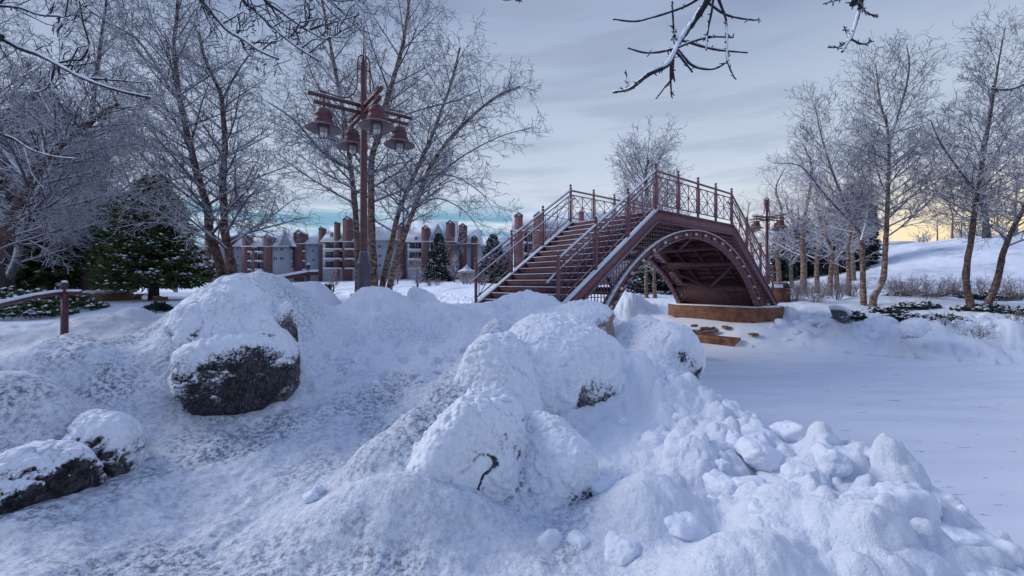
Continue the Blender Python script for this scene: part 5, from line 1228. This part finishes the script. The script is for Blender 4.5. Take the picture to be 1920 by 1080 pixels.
block('last apartment wing with two brick towers, one lit window with a yellow reflection between them', BY+2, 852, 898, 456, 431, towers=[(861,875,419),(884,895,441)], wins=[(856,444,3.5,12),(880,462,4,8)], glowing=(0,))
block('low brick apartment wing trailing off behind the gazebo', BY+14, 899, 962, 470, 443, wall='brick', wins=W3((912,930,948),(480,494),5,5))
block('nearer apartment house seen through the left stair railing of the bridge', 100, 964, 1206, 431, 398, base=520, towers=[(965,980,399),(1001,1019,398),(1086,1094,396)], balc=[(981,1000,(455,476,497)),(1060,1085,(455,476,497))], wins=W3((1035,1050,1110,1140,1170),(447,470,492),7,9), brick='brick_pink', depth=14)
block('pale house far left behind the dark trunks', 60, -60, 62, 500, 480, base=527, wins=W3((15,30,45),(512,),5,9), wall='trim', depth=10)
block('low bluish building on the skyline beyond the snowy hill', 120, 1668, 1745, 458, 452, base=470, wins=[(1690,463,6,3),(1712,463,6,3),(1730,463,6,3)], wall='siding_dark', depth=12)

def gazebo():
    Y = 92; x = (875-960)/F*Y; z = ground_z(x, Y)+.15; s = Y/F; R = empty('gazebo', (x, Y, z), 'small white gazebo with a snowy pointed roof beyond the pond', 'gazebo')
    zb = min(z, E-(508-HY)*s); r = 1.65; c = np.array([x, Y, zb]); A = [i*math.pi/4+.2 for i in range(8)]
    m = MB(); m.lathe(c, [(r*1.05, -.6), (r*1.05, .25)], 8); m.build('floor', M['trim'], R)
    for a in A: m = MB(); q = c+r*.93*np.array([math.cos(a), math.sin(a), 0]); m.bar(q+[0,0,.2], q+[0,0,2.25], .12, .12, (1, 0, 0)); m.build('column', M['trim'], R)
    m = MB()
    for i in range(8):
        p = c+r*.93*np.array([math.cos(A[i]), math.sin(A[i]), 0]); q = c+r*.93*np.array([math.cos(A[(i+1) % 8]), math.sin(A[(i+1) % 8]), 0])
        m.bar(p+[0,0,.95], q+[0,0,.95], .07, .07); m.bar(p+[0,0,2.2], q+[0,0,2.2], .1, .3)
        for k in range(1, 6): w = p+(q-p)*k/6; m.bar(w+[0,0,.25], w+[0,0,.95], .04, .04, (1, 0, 0))
    m.build('railing', M['trim'], R)
    m = MB(); m.lathe(c, [(r*1.25, 2.25), (r*1.2, 2.36), (r*.55, 2.9), (r*.5, 2.92)], 8); rf = m.build('roof', M['roof_snow'], R)
    m = MB(); m.lathe(c, [(r*.42, 2.925), (r*.42, 3.1), (r*.5, 3.12), (.12, 3.55), (.05, 3.9)], 8); m.build('cupola', M['roof_snow'], rf)
gazebo()
def bench(px, Y, label):
    x = (px-960)/F*Y; z = ground_z(x, Y); R = empty('garden_bench', (x, Y, z), label, 'bench')
    m = MB(); m.box(x-.9, x+.9, Y-.25, Y+.25, z+.42, z+.47); m.build('seat', M['bark'], R)
    m = MB(); m.box(x-.9, x+.9, Y+.22, Y+.27, z+.60, z+.72); m.box(x-.9, x+.9, Y+.22, Y+.27, z+.82, z+.94); m.build('backrest', M['bark'], R)
    for sx in (-.85, .85): m = MB(); m.box(x+sx-.04, x+sx+.04, Y-.2, Y-.14, z-.05, z+.42); m.box(x+sx-.04, x+sx+.04, Y+.2, Y+.27, z-.05, z+.95); m.build('leg', M['bark'], R)
bench(667, 62, 'small dark bench on the far shore just left of the lamp post')
# clipped hedge and small rosy trees on the far shore
def far_tree(px, Y, hpx, wpx, label, seed, twig='pink_twig', up=1.6, name='ornamental_tree'):
    s = Y/F; x = (px-960)*s; g = ground_z(x, Y); H = hpx*s; W = wpx*s
    st = dict(UPRIGHT, rmin=.020*Y/80, seg=[.6, .5, .4, .4], dens=[2.6*6/W*.8, 3.6*6/W*.7, 3.6, 0], lmin=[.5, .35, .3, 0])
    tree(name, [np.array([x, Y, g-.2]), np.array([x+.1, Y, g+H*.2]), np.array([x-.1, Y, g+H*.5]), np.array([x+.1, Y, g+H*.85])], .16, .04, seed, label, group='small bare trees on the far shore', start=.15, limbs=30, llen=W*.42, style=st, bark='bark', twig=twig, up=up, maxlev=2, shrink=.5)
for k, (px, Y, h, w, lb, tw) in enumerate([(540,88,46,50,'round rosy bare tree above the far handrail','pink_twig'),(625,84,42,40,'small rosy bare tree just left of the lamp post base','pink_twig'),(780,92,44,60,'spreading rosy bare tree in front of the far apartments, widest on the shore','pink_twig'),
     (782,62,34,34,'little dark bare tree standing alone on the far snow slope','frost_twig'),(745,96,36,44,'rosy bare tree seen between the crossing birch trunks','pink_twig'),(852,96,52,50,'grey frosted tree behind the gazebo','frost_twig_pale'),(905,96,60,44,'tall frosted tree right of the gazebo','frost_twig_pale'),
     (430,84,36,50,'rosy bare tree at the foot of the twin birches','pink_twig'),(500,92,34,40,'low rosy bare tree under the brick balconies','pink_twig'),(680,90,38,44,'frosted bare tree hidden behind the lamp post base','frost_twig_pale')]):
    far_tree(px, Y, h, w, lb, 700+k, tw)
for k, (px, Y, h, w, lb) in enumerate([(873,66,2.6,2.0,'large reddish twiggy bush in front of the gazebo'),(820,66,1.1,1.6,'clipped reddish bush left of the gazebo bush'),(805,64,1.0,1.0,'square-looking low reddish bush on the far slope'),(905,62,1.6,1.4,'twiggy bush near the stair railing on the far slope'),(735,72,1.0,1.4,'low bush between the crossing birch trunks'),(595,72,1.0,1.8,'low bush on the shore behind the far handrail post')]):
    shrub(px, 0, Y, h, w, lb, 720+k, 'bushes on the far slope', twig='pink_twig', stems=26)
def hedge():
    Y = 80; x = (613-960)/F*Y; z = ground_z(x, Y)-.1; rng = np.random.RandomState(9); n = 700
    P = np.stack([x+(rng.rand(n)-.5)*1.7, Y+(rng.rand(n)-.5)*1.2, z+rng.rand(n)*2.2], 1); V, Fc = tufts(P, rng.normal(size=(n, 3)), .32, rng, 0, 5)
    tag(mesh_obj('clipped_hedge', V, Fc, M['needle'], None, False, loc=(x, Y, z)), 'dark green clipped bush standing on the far shore, left of the lamp post', 'hedge')
hedge()
# far wood line closing the view on the left and behind the apartments
def woods():
    rng = random.Random(77); S = []; st = dict(UPRIGHT, rmin=.035, seg=[2.0, 1.5, 1, 1], dens=[.8, 1.2, 0, 0], lmin=[1.5, .9, .5, 0])
    for k in range(110):
        px = rng.uniform(-250, 430) if k < 80 else rng.uniform(1560, 2300); Y = rng.uniform(150, 190) if k < 80 else rng.uniform(75, 130); x = (px-960)/F*Y; z = ground_z(x, Y); h = rng.uniform(7, 13)*(1 if k < 80 else .5)
        S.append((x, Y, z-.5, x, Y, z+h*.4, .2, .15))
        for i in range(9): a = rng.uniform(0, 6.28); d = np.array([math.cos(a)*.5, math.sin(a)*.5, 1.0]); d /= np.linalg.norm(d); grow(S, rng, (x, Y, z+h*rng.uniform(.15, .45)), tuple(d), h*.5, .10, 0, 2, st)
    V, Fc = segs_to_mesh(S, 3); tag(mesh_obj('distant_woods', V, Fc, M['frost_twig'], None), kind='stuff')
woods()
